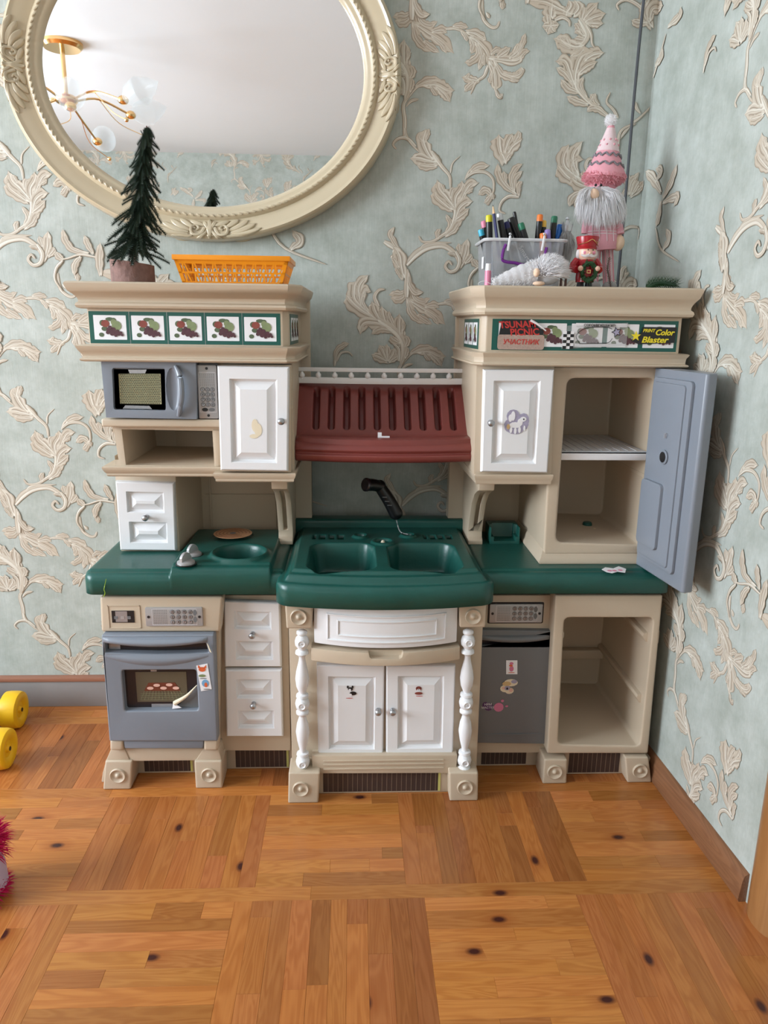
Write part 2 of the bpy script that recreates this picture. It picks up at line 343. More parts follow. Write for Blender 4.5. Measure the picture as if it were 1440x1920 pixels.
# parquet: every plank is a piece of the floor
def plank(x0, x1, y0, y1, along):
    g = .00012
    x0 += g; x1 -= g; y0 += g; y1 -= g
    if x1-x0 < .004 or y1-y0 < .004: return
    lx, ly = (x1-x0, y1-y0) if along == 'x' else (y1-y0, x1-x0)
    bm = B(); box(bm, -lx/2, lx/2, -ly/2, ly/2, -.012, random.uniform(-.00015, .00015))
    top = [e_ for e_ in bm.edges if all(v.co.z > -.005 for v in e_.verts)]
    bmesh.ops.bevel(bm, geom=top, offset=.00035, segments=1, affect='EDGES')
    o = finish('plank', bm, 'plank', floor, smooth=False)
    o.location = ((x0+x1)/2, (y0+y1)/2, 0); o.rotation_euler.z = 0 if along == 'x' else PI/2
    base = {'x': 1.10, 'y': .95}[along]
    t = base*random.choice((.70, .82, .88, .92, .96, 1, 1.03, 1.07)); o.color = (t, t*random.uniform(.92, 1.03)*(1 if along == 'x' else .93), t*random.uniform(.85, 1.05), 1)
XP = .3685; X0 = -.212; Y0 = 1.395; YP = .3705; PX = .331; PY = .33
for i in range(-4, 4):
    for j in range(-2, 3):
        x0 = X0+i*XP; y0 = Y0+j*YP; x1 = x0+PX; y1 = y0+PY
        if x1 < -1.6 or x0 > .9: continue
        if x0 < -1.0 and y0 < 1.0: continue
        along = 'x' if (i+j) % 2 == 0 else 'y'
        n = 8
        ed = [0]+[(k+random.uniform(-.12, .12))/n for k in range(1, n)]+[1]
        for k in range(n):
            cuts = sorted([random.uniform(.12, .88) for _ in range(random.choice((0, 1, 1, 2)))]); cuts = [0]+cuts+[1]
            cuts = [cuts[0]]+[c for c0, c in zip(cuts, cuts[1:]) if c-c0 > .06 or c == 1]
            for a, b_ in zip(cuts, cuts[1:]):
                if along == 'x': plank(x0+a*PX, x0+b_*PX, y0+ed[k]*PY, y0+ed[k+1]*PY, 'x')
                else: plank(x0+ed[k]*PX, x0+ed[k+1]*PX, y0+a*PY, y0+b_*PY, 'y')
        plank(x1, x1+XP-PX, y0, y1, 'y')
for j in range(-2, 4):
    y0 = Y0+j*YP; x = -1.6+random.uniform(-.4, 0)
    while x < .9:
        l = random.uniform(.7, 1.3); plank(x, min(x+l, .93), y0-(YP-PY), y0, 'x'); x += l
bm = B(); box(bm, XL, -1.6, YO, YW, -.012, 0); box(bm, -1.6, XC+.3, YO, Y0-2*YP-(YP-PY), -.012, 0)
o = finish('far_boards', bm, 'plank', floor, smooth=False)
for yy in (Y0-2*YP,): pass
bm = B(); box(bm, -1.6, X0-3*XP-.0, Y0-2*YP-(YP-PY), 1.03, -.012, -.001); finish('side_boards', bm, 'plank', floor, smooth=False)
# baseboards and door casing
bm = B(); box(bm, XL, XC, YW-.022, YW, .0, .088); bb = struct(finish('baseboard_back', bm, 'bbgrey', bevel=.003))
bm = B(); box(bm, XL, XC, YW-.026, YW, .088, .101); finish('cap_strip', bm, 'bbcap', bb, bevel=.003)
bm = B()
pr = [(0, 0), (-.016, 0), (-.018, .006), (-.014, .05), (-.010, .064), (-.003, .069), (0, .069)]
P0 = [(rwx(YW-.03)+a, YW-.03, z) for a, z in pr]; P1 = [(rwx(1.325)+a, 1.325, z) for a, z in pr]; prism(bm, P0, P1)
bbr = struct(finish('baseboard_right', bm, 'trimwood', ang=60)); bbr.data.transform(Matrix.Translation((-rwx(1.8), -1.8, 0))); bbr.data.transform(Matrix.Rotation(-PI/2, 4, 'Z'))
bbr.rotation_euler.z = PI/2; bbr.location = (rwx(1.8), 1.8, 0)
bm = B(); cx = rwx(1.2); P = []
for k in range(9):
    a = PI*k/8; P.append((cx+.002-.026*math.sin(a)**.6, 1.268-.048*math.cos(a)*-1))
P = [(cx+.01, 1.316)]+[(cx-.024*math.sin(PI*k/8)**.5, 1.316-.098*k/8) for k in range(9)]+[(cx+.01, 1.218)]
prism(bm, [(x-cx, y-1.267, 0) for x, y in P], [(x-cx, y-1.267, 2.1) for x, y in P]); bm.transform(Matrix.Rotation(PI/2, 4, 'Y') if False else Matrix())
cas = struct(finish('trim_1', bm, 'casing', ang=60)); cas.data.transform(Matrix.Rotation(-PI/2, 4, 'Y')); cas.rotation_euler.y = PI/2; cas.location = (cx, 1.267, 0.0)

# ------------------------------------------------------------------ wallpaper scrolls: embossed print, raised a fraction of a millimetre
K = {1: (720, 0, 5.538), 2: (960, 0, 5.538), 3: (720, 240, 5.538), 4: (620, 340, 5.335), 5: (870, 200, 3.2), 7: (0, 180, 4.235), 8: (1040, 200, 5.486), 9: (740, 0, 2.057)}
ST = '''1 50 290 0 300 100 320 250 380 380|1 90 330 250 450 330 600 420 730 560|1 60 300 240 330 380 400 470 500 540|1 50 420 430 480 480 580 550|1 50 500 380 600 460 650 560|1 50 350 150 400 230 480 260 560 220|1 70 310 20 350 100 400 150 480 140|1 60 290 120 230 170 160 170 80 180|1 60 290 160 240 220 180 240 100 210|1 60 500 330 600 310 660 350
-1 35 640 300 740 295 840 340 900 420|1 45 720 270 800 265 880 290|1 40 800 320 850 380 865 440|1 70 860 330 950 350 1020 390 1070 420|1 60 900 400 930 480 900 570|1 90 900 380 1000 450 1080 560 1070 680|1 55 950 440 980 560 900 640 830 650|1 50 980 450 1020 600 980 740|1 40 1040 560 1040 640 1050 690
-1 40 1080 680 1040 790 960 850 900 980|1 60 980 840 900 830 800 800|1 50 930 860 880 900 830 960|1 40 920 850 870 810 890 750|1 85 1100 640 1150 760 1160 880 1150 960|1 45 1150 700 1110 820 1100 880|1 40 1160 940 1200 1000 1240 970|1 60 1150 640 1220 760 1300 800 1400 850|1 60 1240 760 1340 790 1400 760 1430 690
1 70 1100 600 1250 620 1380 620 1440 560|1 45 1110 560 1170 520 1230 530|1 60 1180 590 1250 540 1320 490|1 60 1300 600 1380 530 1430 430|2 50 0 620 80 590 130 540 190 530|2 45 60 560 110 450 140 340|2 40 20 560 50 500 70 440|2 45 0 790 60 780 100 740 90 690|2 35 0 830 80 840
-1 45 1020 0 1015 100 1040 210 1110 280 1170 280 1200 220|1 30 1060 130 1100 190|1 45 1220 0 1230 60 1230 110
-1 45 210 1440 215 1250 200 1100 250 1010 350 900 500 850|1 60 330 900 450 840 600 830|1 90 420 880 550 880 650 930 740 940|1 80 550 900 640 980 690 1070|1 45 480 890 530 960 560 1000|1 60 210 980 250 850 290 750|1 70 190 950 200 820 230 700 270 600|1 60 200 700 190 560 210 400|1 40 220 600 240 540|1 25 230 1110 280 1050 360 1030
-3 38 215 0 230 80 300 180 370 250|-3 40 330 190 240 110 150 110 95 170 130 220|3 100 500 330 440 240 400 120 440 0|3 45 420 150 450 60 470 0|3 45 400 140 370 100 390 40|3 100 540 360 440 340 350 320 260 320|3 60 540 400 430 400 330 380|-3 48 500 260 600 400 680 500 690 630|3 35 500 240 560 320 600 400|-3 22 690 470 710 370 790 290
3 110 720 820 640 720 570 640 550 530|3 80 700 850 630 800 540 720 520 640|3 45 620 660 600 610 585 570|3 95 740 850 740 720 800 620 810 540|3 45 690 720 710 650 740 620|3 70 790 760 850 640 900 580 990 570|3 45 840 680 900 640 930 620|-3 25 840 540 900 430 1040 360|3 55 900 450 980 400 1100 390|-3 40 850 520 930 460 1050 460 1130 530 1140 640 1120 700|3 60 1110 690 1050 650 970 700|3 55 1110 700 1070 760 1030 780|3 42 1120 690 1140 750
3 85 740 940 780 830 850 770 930 760|3 80 730 960 800 900 890 830|-3 45 740 850 730 950 680 1060 600 1120 500 1180 400 1180 360 1120|3 45 640 1090 690 1000 640 890|3 60 640 1120 720 1060 760 1000 820 960|3 45 560 1150 560 1090 590 1040|-3 75 230 1420 330 1310 450 1240 600 1220 700 1270 760 1340 790 1440|3 25 370 1270 440 1210 700 1190|-3 60 0 1180 100 1240 180 1320 210 1440|3 45 190 1310 110 1190 70 1100 110 1020|3 40 150 1330 100 1340 80 1380
3 70 790 1440 830 1330 850 1240 870 1140|3 60 840 1400 890 1340 910 1300|3 50 790 1300 780 1240 770 1190|3 38 790 1340 720 1310 650 1300|3 120 1240 350 1200 220 1190 120 1190 60|3 95 1250 340 1320 200 1400 130 1440 110|3 75 1250 250 1290 130 1340 50|3 55 1350 150 1390 80 1390 20|3 80 1250 345 1230 290 1200 245|3 60 1260 340 1290 280 1330 240
3 60 1370 690 1250 590 1190 480 1180 360|3 50 1260 560 1240 440|3 50 1340 660 1320 520 1370 420 1440 370|3 50 1350 650 1360 530 1440 440|3 45 1400 700 1400 600 1440 550|-3 40 1400 720 1300 710 1220 770 1200 860 1260 890
2 90 600 150 450 80 330 30 130 10|2 110 400 170 400 100 420 20|2 110 560 130 600 60 580 0|2 90 640 150 680 80 640 0|2 70 370 230 350 130|2 70 720 200 740 120 740 60|2 80 740 200 800 120 900 20|2 80 760 220 860 170 980 140|2 70 780 240 880 240 950 250|2 50 780 250 830 280
2 65 400 270 350 275 305 280|2 65 400 275 385 320 370 370|2 65 405 275 430 310 460 335|2 65 405 268 450 262 495 255|2 60 400 265 400 235 385 205|-2 45 440 210 520 180 590 220 600 280|-2 75 700 200 760 300 780 380 720 470 620 540|2 70 740 380 680 330 640 350|2 55 750 420 680 410 640 400|2 50 700 330 680 280 640 240|-2 35 770 260 820 350 830 450 860 500
2 110 720 490 620 490 500 430 420 400|2 60 600 500 520 440 480 370|2 50 600 470 570 420 560 370|2 55 740 520 680 580 590 590|2 120 650 860 660 720 720 580 860 520|2 90 760 620 850 560 960 550|2 85 690 760 780 680 890 640|2 95 640 880 590 740 540 640 440 640|2 55 610 850 540 760 450 700|2 60 680 960 580 920 500 820
-2 58 660 830 680 920 780 1040 900 1130 1000 1200|2 60 780 1090 660 1050 560 1000|2 48 770 1010 710 900 740 790|2 48 800 1060 830 1010 800 980|2 42 900 1090 860 1040 860 960|2 55 1000 1220 900 1140 820 1130 770 1170|-2 35 1100 1230 1050 1140 980 1060 1020 960
-2 40 1440 180 1300 50 1180 0 1090 50 1110 110|2 90 1440 280 1380 150 1400 0|2 60 1400 240 1300 240 1230 210|-2 35 1120 1440 1220 1310 1330 1220 1440 1110|2 30 1330 1180 1290 1120 1280 1060
5 35 1000 540 1060 480 1090 440|5 30 940 540 1000 470 1050 390|-5 20 930 760 1000 720 1060 740 1050 800|5 28 920 1080 950 1000 970 950|5 22 950 1060 965 1020 990 990
-4 60 760 1160 760 1000 770 880|4 95 730 960 700 850 680 740 620 640|4 45 680 860 640 790 615 760|4 35 710 980 670 900 640 860|4 50 780 920 790 1030 850 1110 930 1110
4 105 460 1380 300 1290 190 1190 150 1130|4 95 440 1370 250 1200 230 1060 260 990|4 75 300 1250 280 1050 380 930|4 60 380 1330 310 1200 340 1080 400 1090|4 45 330 1150 350 1090 410 1110|-4 45 480 1250 440 1160 480 1090 540 1080|4 95 500 1400 440 1300 410 1190|4 95 560 1440 520 1340 510 1240|4 60 640 1470 580 1350 590 1290
4 95 600 1470 450 1420 330 1430 290 1540|4 60 620 1500 500 1480 400 1530|4 95 690 1540 680 1430 690 1320|4 42 720 1480 730 1400|-4 95 480 1380 640 1490 720 1600 730 1720 700 1840|4 60 690 1620 620 1580 590 1540|4 60 740 1650 760 1600 740 1530|4 60 740 1760 750 1700 760 1640
4 75 560 1800 480 1760 400 1730|4 75 560 1790 520 1700 480 1630|4 75 570 1790 560 1700 560 1620|4 75 580 1790 620 1720 640 1660|4 65 590 1800 640 1760 680 1740|-4 45 680 1800 680 1680 620 1620|4 45 40 1840 60 1700 130 1640 190 1620|-4 30 60 1800 100 1720 180 1710 220 1750|-4 45 1250 700 1290 790 1260 880 1190 905 1145 850 1180 800 1215 840
7 42 700 1250 580 1220 520 1140 500 1050|7 38 740 1250 700 1180 670 1100|-7 22 760 1280 640 1260 540 1290 470 1300|7 42 500 1300 465 1270 440 1230|-7 28 500 1310 450 1370 440 1460 500 1550|7 40 640 1280 600 1340 590 1430|7 48 800 1420 790 1300 800 1160
8 105 240 800 120 720 50 640 20 600|8 95 260 760 100 620 90 500 150 380|8 90 230 700 180 560 200 460 290 350|8 60 220 760 170 620 210 540 300 550|8 60 260 880 180 940 140 1040|8 50 250 900 230 1000 260 1040|-8 45 340 680 320 600 350 540 400 540|8 60 340 760 300 700 290 650|8 95 340 830 240 800 150 720|-8 38 640 520 660 300 720 220 830 180
8 60 760 900 780 780 850 700|8 50 740 880 750 780 760 690|8 60 790 900 840 800 870 760|-8 30 700 1270 780 1240 860 1250|8 40 680 1780 700 1680 740 1640
9 34 1000 90 1010 40 1040 20|9 26 1060 100 1100 60 1110 20|-9 16 1000 300 1030 200 1050 130|9 26 1010 250 1030 220 1040 180|9 30 1030 740 1000 690 970 660|9 28 1040 760 1070 700 1095 630|9 26 1040 780 1090 760 1080 800|9 28 1030 780 1020 840 1010 880|9 24 1010 700 1030 660 1010 650|-9 14 1010 880 1030 960 1100 1010|9 26 1040 960 1060 920 1050 880'''
strokes = []
for s_ in ST.replace('\n', '|').split('|'):
    a = s_.split(); k = int(a[0]); stem = k < 0; k = abs(k); ox, oy, sc = K[k]; wd = float(a[1])
    if k == 9:
        pts = []
        for i in range(2, len(a), 2):
            d = ray(ox+float(a[i])/sc, oy+float(a[i+1])/sc); t = (XC+YW*WS)/(d.x+WS*d.y); pts.append(Vector((XC+YW-d.y*t, 0, CH+d.z*t)))
    else: pts = [at(ox+float(a[i])/sc, oy+float(a[i+1])/sc, YW) for i in range(2, len(a), 2)]
    sh = XP*0
    pts = [Vector((p.x+(1.165 if k == 7 else 0), p.z, 0)) for p in pts]
    strokes.append((stem, wd/sc*pxs(YW)*.5*(1.27 if not stem else 1.05), pts))
PU, PV = 1.165, .7035
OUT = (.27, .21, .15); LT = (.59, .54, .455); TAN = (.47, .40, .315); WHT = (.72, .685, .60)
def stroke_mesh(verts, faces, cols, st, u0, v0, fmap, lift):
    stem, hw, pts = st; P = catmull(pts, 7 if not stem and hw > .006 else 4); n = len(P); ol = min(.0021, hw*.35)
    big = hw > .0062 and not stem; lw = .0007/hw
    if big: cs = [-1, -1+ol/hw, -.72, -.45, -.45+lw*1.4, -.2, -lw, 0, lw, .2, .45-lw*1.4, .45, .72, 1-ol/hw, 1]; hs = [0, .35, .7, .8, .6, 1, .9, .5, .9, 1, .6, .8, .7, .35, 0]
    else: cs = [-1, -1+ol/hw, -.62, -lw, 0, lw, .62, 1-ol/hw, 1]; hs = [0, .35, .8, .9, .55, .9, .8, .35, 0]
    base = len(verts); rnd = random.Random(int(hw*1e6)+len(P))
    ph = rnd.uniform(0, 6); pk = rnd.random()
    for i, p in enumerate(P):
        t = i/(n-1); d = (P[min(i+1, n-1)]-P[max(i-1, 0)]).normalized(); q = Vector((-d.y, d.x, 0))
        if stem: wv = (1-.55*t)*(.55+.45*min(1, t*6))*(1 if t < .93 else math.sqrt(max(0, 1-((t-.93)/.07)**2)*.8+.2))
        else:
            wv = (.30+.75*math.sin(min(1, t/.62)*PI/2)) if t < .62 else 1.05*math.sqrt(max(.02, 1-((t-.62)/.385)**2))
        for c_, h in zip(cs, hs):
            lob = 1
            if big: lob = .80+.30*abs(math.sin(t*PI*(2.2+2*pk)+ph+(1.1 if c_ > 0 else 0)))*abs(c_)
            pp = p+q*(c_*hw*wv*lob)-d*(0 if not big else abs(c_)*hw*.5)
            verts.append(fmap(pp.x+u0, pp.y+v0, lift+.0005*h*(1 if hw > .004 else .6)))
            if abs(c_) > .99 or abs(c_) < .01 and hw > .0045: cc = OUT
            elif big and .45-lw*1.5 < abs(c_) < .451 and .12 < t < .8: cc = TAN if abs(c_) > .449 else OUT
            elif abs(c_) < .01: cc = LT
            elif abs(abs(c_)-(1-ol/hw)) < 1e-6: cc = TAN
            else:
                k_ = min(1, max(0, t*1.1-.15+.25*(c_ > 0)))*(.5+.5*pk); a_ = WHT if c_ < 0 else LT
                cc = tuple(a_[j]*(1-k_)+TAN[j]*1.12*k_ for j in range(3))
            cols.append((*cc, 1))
    m_ = len(cs)
    for i in range(n-1):
        for j in range(m_-1):
            a = base+i*m_+j; faces.append((a, a+1, a+m_+1, a+m_))
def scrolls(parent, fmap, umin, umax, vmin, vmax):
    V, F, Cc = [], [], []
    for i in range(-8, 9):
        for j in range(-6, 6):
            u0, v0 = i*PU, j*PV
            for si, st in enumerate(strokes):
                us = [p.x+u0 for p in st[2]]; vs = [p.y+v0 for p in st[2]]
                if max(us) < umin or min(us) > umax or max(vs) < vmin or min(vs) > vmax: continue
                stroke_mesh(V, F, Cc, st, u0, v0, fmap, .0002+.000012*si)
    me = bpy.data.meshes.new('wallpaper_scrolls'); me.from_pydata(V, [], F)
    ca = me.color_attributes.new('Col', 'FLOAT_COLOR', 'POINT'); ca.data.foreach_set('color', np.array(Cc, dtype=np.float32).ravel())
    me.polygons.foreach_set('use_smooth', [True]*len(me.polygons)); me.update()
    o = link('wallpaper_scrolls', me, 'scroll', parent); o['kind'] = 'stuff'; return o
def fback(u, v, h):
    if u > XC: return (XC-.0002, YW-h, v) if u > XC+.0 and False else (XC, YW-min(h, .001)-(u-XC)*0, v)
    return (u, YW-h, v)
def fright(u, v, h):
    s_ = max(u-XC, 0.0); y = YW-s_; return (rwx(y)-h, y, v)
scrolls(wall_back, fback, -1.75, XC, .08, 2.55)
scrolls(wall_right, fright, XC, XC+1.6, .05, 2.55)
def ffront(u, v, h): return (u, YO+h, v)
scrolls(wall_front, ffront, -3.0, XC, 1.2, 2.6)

# ------------------------------------------------------------------ the play kitchen (one moulded unit): parts are its children
kit = thing('play_kitchen', (.08, 1.95, 0), 'beige, green and white plastic toy kitchen with open fridge standing against the wallpapered wall', 'toy kitchen')
def part(name, bm, m='beige', bevel=.004, parent=None, seg=2, ang=40): return finish(name, bm, m, parent or kit, bevel=bevel, seg=seg, ang=ang)
def rosette(px, py, Y, r=.021):
    c = at(px, py, Y); bm = B()
    lathe(bm, (c.x, Y+.004, c.z), (c.x, Y-.006, c.z), [(0, r), (.4, r), (.75, r*.98), (.9, r*.9), (.75, r*.78), (.45, r*.6), (.42, r*.45), (.6, r*.3), (.95, r*.22), (1.1, r*.1)], 24)
    part('rosette', bm, 'beige', 0)
def knob(px, py, Y, parent, r=.0085):
    c = at(px, py, Y); bm = B()
    lathe(bm, (c.x, Y, c.z), (c.x, Y-.022, c.z), [(0, r*.75), (.12, r*.7), (.3, r*.4), (.5, r*.45), (.62, r*.9), (.75, r), (.9, r*.8), (1, r*.35)], 18)
    finish('knob', bm, 'chrome', parent)
def pdoor(name, px, Y, panels, th=.016, m='white'):
    """raised-panel door: outline and panels in photo pixels on plane Y (affine map of the quad)"""
    Q = [at(x, y, Y) for x, y in px]                # tl tr br bl
    def mp_(u, v, y): # u 0..1 left-right, v 0..1 top-bottom
        a = Q[0].lerp(Q[1], u); b_ = Q[3].lerp(Q[2], u); c = a.lerp(b_, v); return Vector((c.x, y, c.z))
    W = (Q[1]-Q[0]).length; H = (Q[0]-Q[3]).length
    us = sorted({0, 1, *[p[0] for p in panels], *[p[2] for p in panels]}); vs = sorted({0, 1, *[p[1] for p in panels], *[p[3] for p in panels]})
    bm = B(); e_ = .004
    vt = {}
    def V(u, v, y):
        k = (round(u, 5), round(v, 5), round(y, 5))
        if k not in vt: vt[k] = bm.verts.new(mp_(u, v, y))
        return vt[k]
    inp = lambda u, v: any(p[0] < u < p[2] and p[1] < v < p[3] for p in panels)
    def fu(u): return e_/W if u == 0 else 1-e_/W if u == 1 else u
    def fv(v): return e_/H if v == 0 else 1-e_/H if v == 1 else v
    for a, b_ in zip(us, us[1:]):
        for c, d in zip(vs, vs[1:]):
            if not inp((a+b_)/2, (c+d)/2):
                bm.faces.new([V(fu(a), fv(c), Y-th), V(fu(b_), fv(c), Y-th), V(fu(b_), fv(d), Y-th), V(fu(a), fv(d), Y-th)])
    # outer bevelled edge and sides
    def ring(L): return [bm.verts.new(mp_(u, v, y)) for u, v, y in L]
    o1 = [V(e_/W, e_/H, Y-th), V(1-e_/W, e_/H, Y-th), V(1-e_/W, 1-e_/H, Y-th), V(e_/W, 1-e_/H, Y-th)]
    prev = o1
    for ex, y in ((.4*e_, Y-th+.002), (0, Y-th+.006), (0, Y)):
        r_ = ring([(ex/W, ex/H, y), (1-ex/W, ex/H, y), (1-ex/W, 1-ex/H, y), (ex/W, 1-ex/H, y)])
        for i in range(4): bm.faces.new((prev[i], prev[(i+1) % 4], r_[(i+1) % 4], r_[i]))
        prev = r_
    bm.faces.new(prev)
    for p in panels:
        u0, v0, u1, v1 = p; c0 = [V(u0, v0, Y-th), V(u1, v0, Y-th), V(u1, v1, Y-th), V(u0, v1, Y-th)]; prev = c0
        pw = (u1-u0)*W
        s1 = min(.017, pw*.19)
        for ins, dy in ((.0015, .003), (.003, .009), (.0065, .0105), (.0065+s1, .001), (.0075+s1, 0)):
            a, c = ins/W, ins/H
            r_ = ring([(u0+a, v0+c, Y-th+dy), (u1-a, v0+c, Y-th+dy), (u1-a, v1-c, Y-th+dy), (u0+a, v1-c, Y-th+dy)])
            for i in range(4): bm.faces.new((prev[i], prev[(i+1) % 4], r_[(i+1) % 4], r_[i]))
            prev = r_
        bm.faces.new(prev)
    bmesh.ops.remove_doubles(bm, verts=bm.verts, dist=1e-6)
    return finish(name, bm, m, kit, ang=25)
def pfrac(px, rects):
    x0, y0 = px[0]; x1 = px[1][0]; y1 = px[3][1]
    return [((a-x0)/(x1-x0), (b_-y0)/(y1-y0), (c-x0)/(x1-x0), (d-y0)/(y1-y0)) for a, b_, c, d in rects]
def vent(px, Y, lite=True):
    """striped print behind the toe space, one strip of brown bars with tan lines, in a beige bottom frame"""
    P = [at(x, y, Y) for x, y in rect(*px)]
    x0, x1, z1 = P[0].x, P[1].x, P[0].z+.03; z0 = .006
    bm = B(); box(bm, x0-.05, x1+.05, Y, Y+.02, .0, .1); o = part('toe_board', bm)
    g = B(); box(g, x0, x1, Y-.001, Y, z0, z1); f = finish('grille_print', g, 'stripe1', o, smooth=False)
    g = B(); n = max(6, int((x1-x0)/.0125))
    for i in range(1, n): box(g, x0+(x1-x0)*i/n-.0007, x0+(x1-x0)*i/n+.0007, Y-.0016, Y-.001, z0, z1)
    s_ = finish('grille_lines', g, 'stripe2', o, smooth=False); s_['kind'] = 'stuff'
    if lite:
        g = B(); box(g, x1-.006, x1, Y-.0018, Y-.001, z0, z1); finish('yellow_stripe', g, mat('pale_yellow_print', (.55, .52, .16), .5) if 'py' not in M else M['py'], o, smooth=False)
M['py'] = mat('pale_yellow_print', (.55, .52, .16), .5)
def keypad(corners, Y, horiz=True, m='silver'):
    P = [at(x, y, Y) for x, y in corners]; x0 = (P[0].x+P[3].x)/2; x1 = (P[1].x+P[2].x)/2; z1 = (P[0].z+P[1].z)/2; z0 = (P[2].z+P[3].z)/2
    sl = (P[1].z-P[0].z)*.0
    bm = B(); rslab(bm, x0-.004, z0-.004, x1+.004, z1+.004, .004, Y+.001, Y+.003); part('keypad_recess', bm, 'dark', 0)
    bm = B(); rslab(bm, x0, z0, x1, z1, .003, Y-.004, Y+.001); kp = part('control_panel', bm, m, .001)
    W, H = x1-x0, z1-z0; yy = Y-.0042
    if horiz:
        cells = [(x0+W*(.47+.105*i), z0+H*(.77-.27*j), [['3', '6', '9', '#'], ['2', '5', '8', '0'], ['1', '4', '7', '*']][j][i]) for i in range(4) for j in range(3)]
        R = H*.105; ov = [(x0+W*.868, z0+H*.72), (x0+W*.868, z0+H*.36)]; fr = (x0+W*.12, x0+W*.90, z0+H*.07, z0+H*.93)
        scr = [(x0+W*.055, z0+H*.5), (x0+W*.945, z0+H*.5)]; gl = [(x0+W*(.16+.03*i), z0+H*(.14+.09*j)) for i in range(8) for j in range(9)]
    else:
        cells = [(x0+W*(.25+.25*i), z0+H*(.55-.095*j), [['1', '2', '3'], ['4', '5', '6'], ['7', '8', '9'], ['*', '0', '#']][j][i]) for i in range(3) for j in range(4)]
        R = W*.105; ov = [(x0+W*.33, z0+H*.17), (x0+W*.68, z0+H*.17)]; fr = (x0+W*.07, x0+W*.93, z0+H*.12, z0+H*.87)
        scr = [(x0+W*.5, z0+H*.94), (x0+W*.5, z0+H*.06)]; gl = [(x0+W*(.15+.1*i), z0+H*(.83-.03*j)) for i in range(8) for j in range(8)]
    g = B()
    for a, b_ in scr: disc(g, a, yy, b_, min(W, H)*.07, min(W, H)*.07)
    for a, b_ in gl: box(g, a-.0009, a+.0009, yy-.0003, yy, b_-.0005, b_+.0005)
    q = finish('speaker_holes', g, 'blackp', kp, smooth=False); q['kind'] = 'stuff'
    g = B(); t_ = .0006
    for a in ((fr[0], fr[1], fr[2], fr[2]+t_), (fr[0], fr[1], fr[3]-t_, fr[3]), (fr[0], fr[0]+t_, fr[2], fr[3]), (fr[1]-t_, fr[1], fr[2], fr[3])): box(g, a[0], a[1], yy-.0003, yy, a[2], a[3])
    finish('panel_outline', g, 'paper', kp, smooth=False)
    for a, b_, ch in cells:
        g = B(); lathe(g, (a, yy+.0005, b_), (a, yy-.0009, b_), [(0, R*1.15), (.6, R*1.15), (1, R*.85)], 12); bt = finish('button', g, 'dgrey', kp)
        g = B(); lathe(g, (a, yy-.0008, b_), (a, yy-.0012, b_), [(0, R*.8), (1, R*.8)], 12); finish('button_face', g, 'sprint', kp)
        text('button_digit', ch, R*1.7, (a, yy-.0014, b_), 'blackp', kp, ext=.0001)
    for k, (a, b_) in enumerate(ov):
        g = B(); disc(g, a, yy, b_, R*(1.5 if not horiz else .9), R*(.9 if not horiz else 1.5)); finish('function_button', g, 'blackp' if k == 0 and not horiz else 'dgrey', kp, smooth=False)
    return kp

# ---- left base: oven column
bm = slab(B(), [(189, 1118), (413, 1118), (409, 1412), (207, 1412)], 1.775, 2.13)
oven = part('oven_cabinet', bm, bevel=.006)
bm = slab(B(), [(187, 1119), (418, 1119), (413, 1185), (190, 1185)], 1.758, 1.80)
fas = part('control_fascia', bm, bevel=.007, seg=3)
P = [at(x, y, 1.758) for x, y in rect(201, 1135, 262, 1178)]
bm = B(); x0, x1, z0, z1 = P[0].x, P[1].x, P[2].z, P[0].z
for a in ((x0, z1-.002, x1, z1), (x0, z0, x1, z0+.002), (x0, z0, x0+.002, z1), (x1-.002, z0, x1, z1)): rslab(bm, a[0], a[1], a[2], a[3], .0009, 1.7565, 1.759)
finish('dial_surround', bm, 'beige', kit, bevel=0)
P = [at(x, y, 1.758) for x, y in rect(209, 1145, 251, 1167)]
bm = B(); box(bm, P[0].x, P[1].x, 1.7565, 1.759, P[2].z, P[0].z); dw = finish('dial_window', bm, 'blackp', kit, smooth=False)
bm = B(); c = (P[0]+P[2])/2; box(bm, c.x-.017, c.x+.012, 1.7558, 1.7565, P[2].z+.002, P[0].z-.001); finish('dial_print', bm, 'sprint', dw, smooth=False)
for dx in (-.016, 0, .016):
    bm = B(); rslab(bm, c.x+dx-.0045, c.z-.006, c.x+dx+.0045, c.z+.002, .0015, 1.7552, 1.7558); finish('dial_symbol', bm, 'dgrey' if dx else 'silver', dw, smooth=False)
keypad([(273, 1139), (380, 1137), (381, 1172), (274, 1174)], 1.758)
# oven door with handle slot and window
bm = slab(B(), [(190, 1191), (401, 1190), (408, 1390), (205, 1390)], 1.742, 1.777)
P = [at(*q, 1.742) for q in ((197, 1206), (386, 1206), (391, 1224), (197, 1224))]
c1 = B(); arch = [P[0]+Vector((0, 0, 0))]+[P[0].lerp(P[1], t)-Vector((0, 0, .008*math.sin(PI*t))) for t in (.1, .25, .4, .5, .6, .75, .9)]+[P[1], P[2]]+[P[3].lerp(P[2], t)-Vector((0, 0, .004*math.sin(PI*t))) for t in (.8, .5, .2)]+[P[3]]
prism(c1, [Vector((p.x, 1.73, p.z)) for p in arch], [Vector((p.x, 1.764, p.z)) for p in arch])
P2 = [at(*q, 1.742) for q in ((228, 1257), (368, 1257), (372, 1333), (233, 1333))]
c2 = B(); q = rr(P2[0].x, (P2[2].z+P2[3].z)/2, P2[1].x, P2[0].z, .006); prism(c2, [(x, 1.73, z) for x, z in q], [(x, 1.762, z) for x, z in q])
od = part('oven_door', cut(bm, [c1, c2]), 'blue', .005, seg=3)
c = at(297, 1200, 1.742); bm = B()
XX, TT = np.meshgrid(np.linspace(-1, 1, 25), np.linspace(0, 1, 9), indexing='ij')
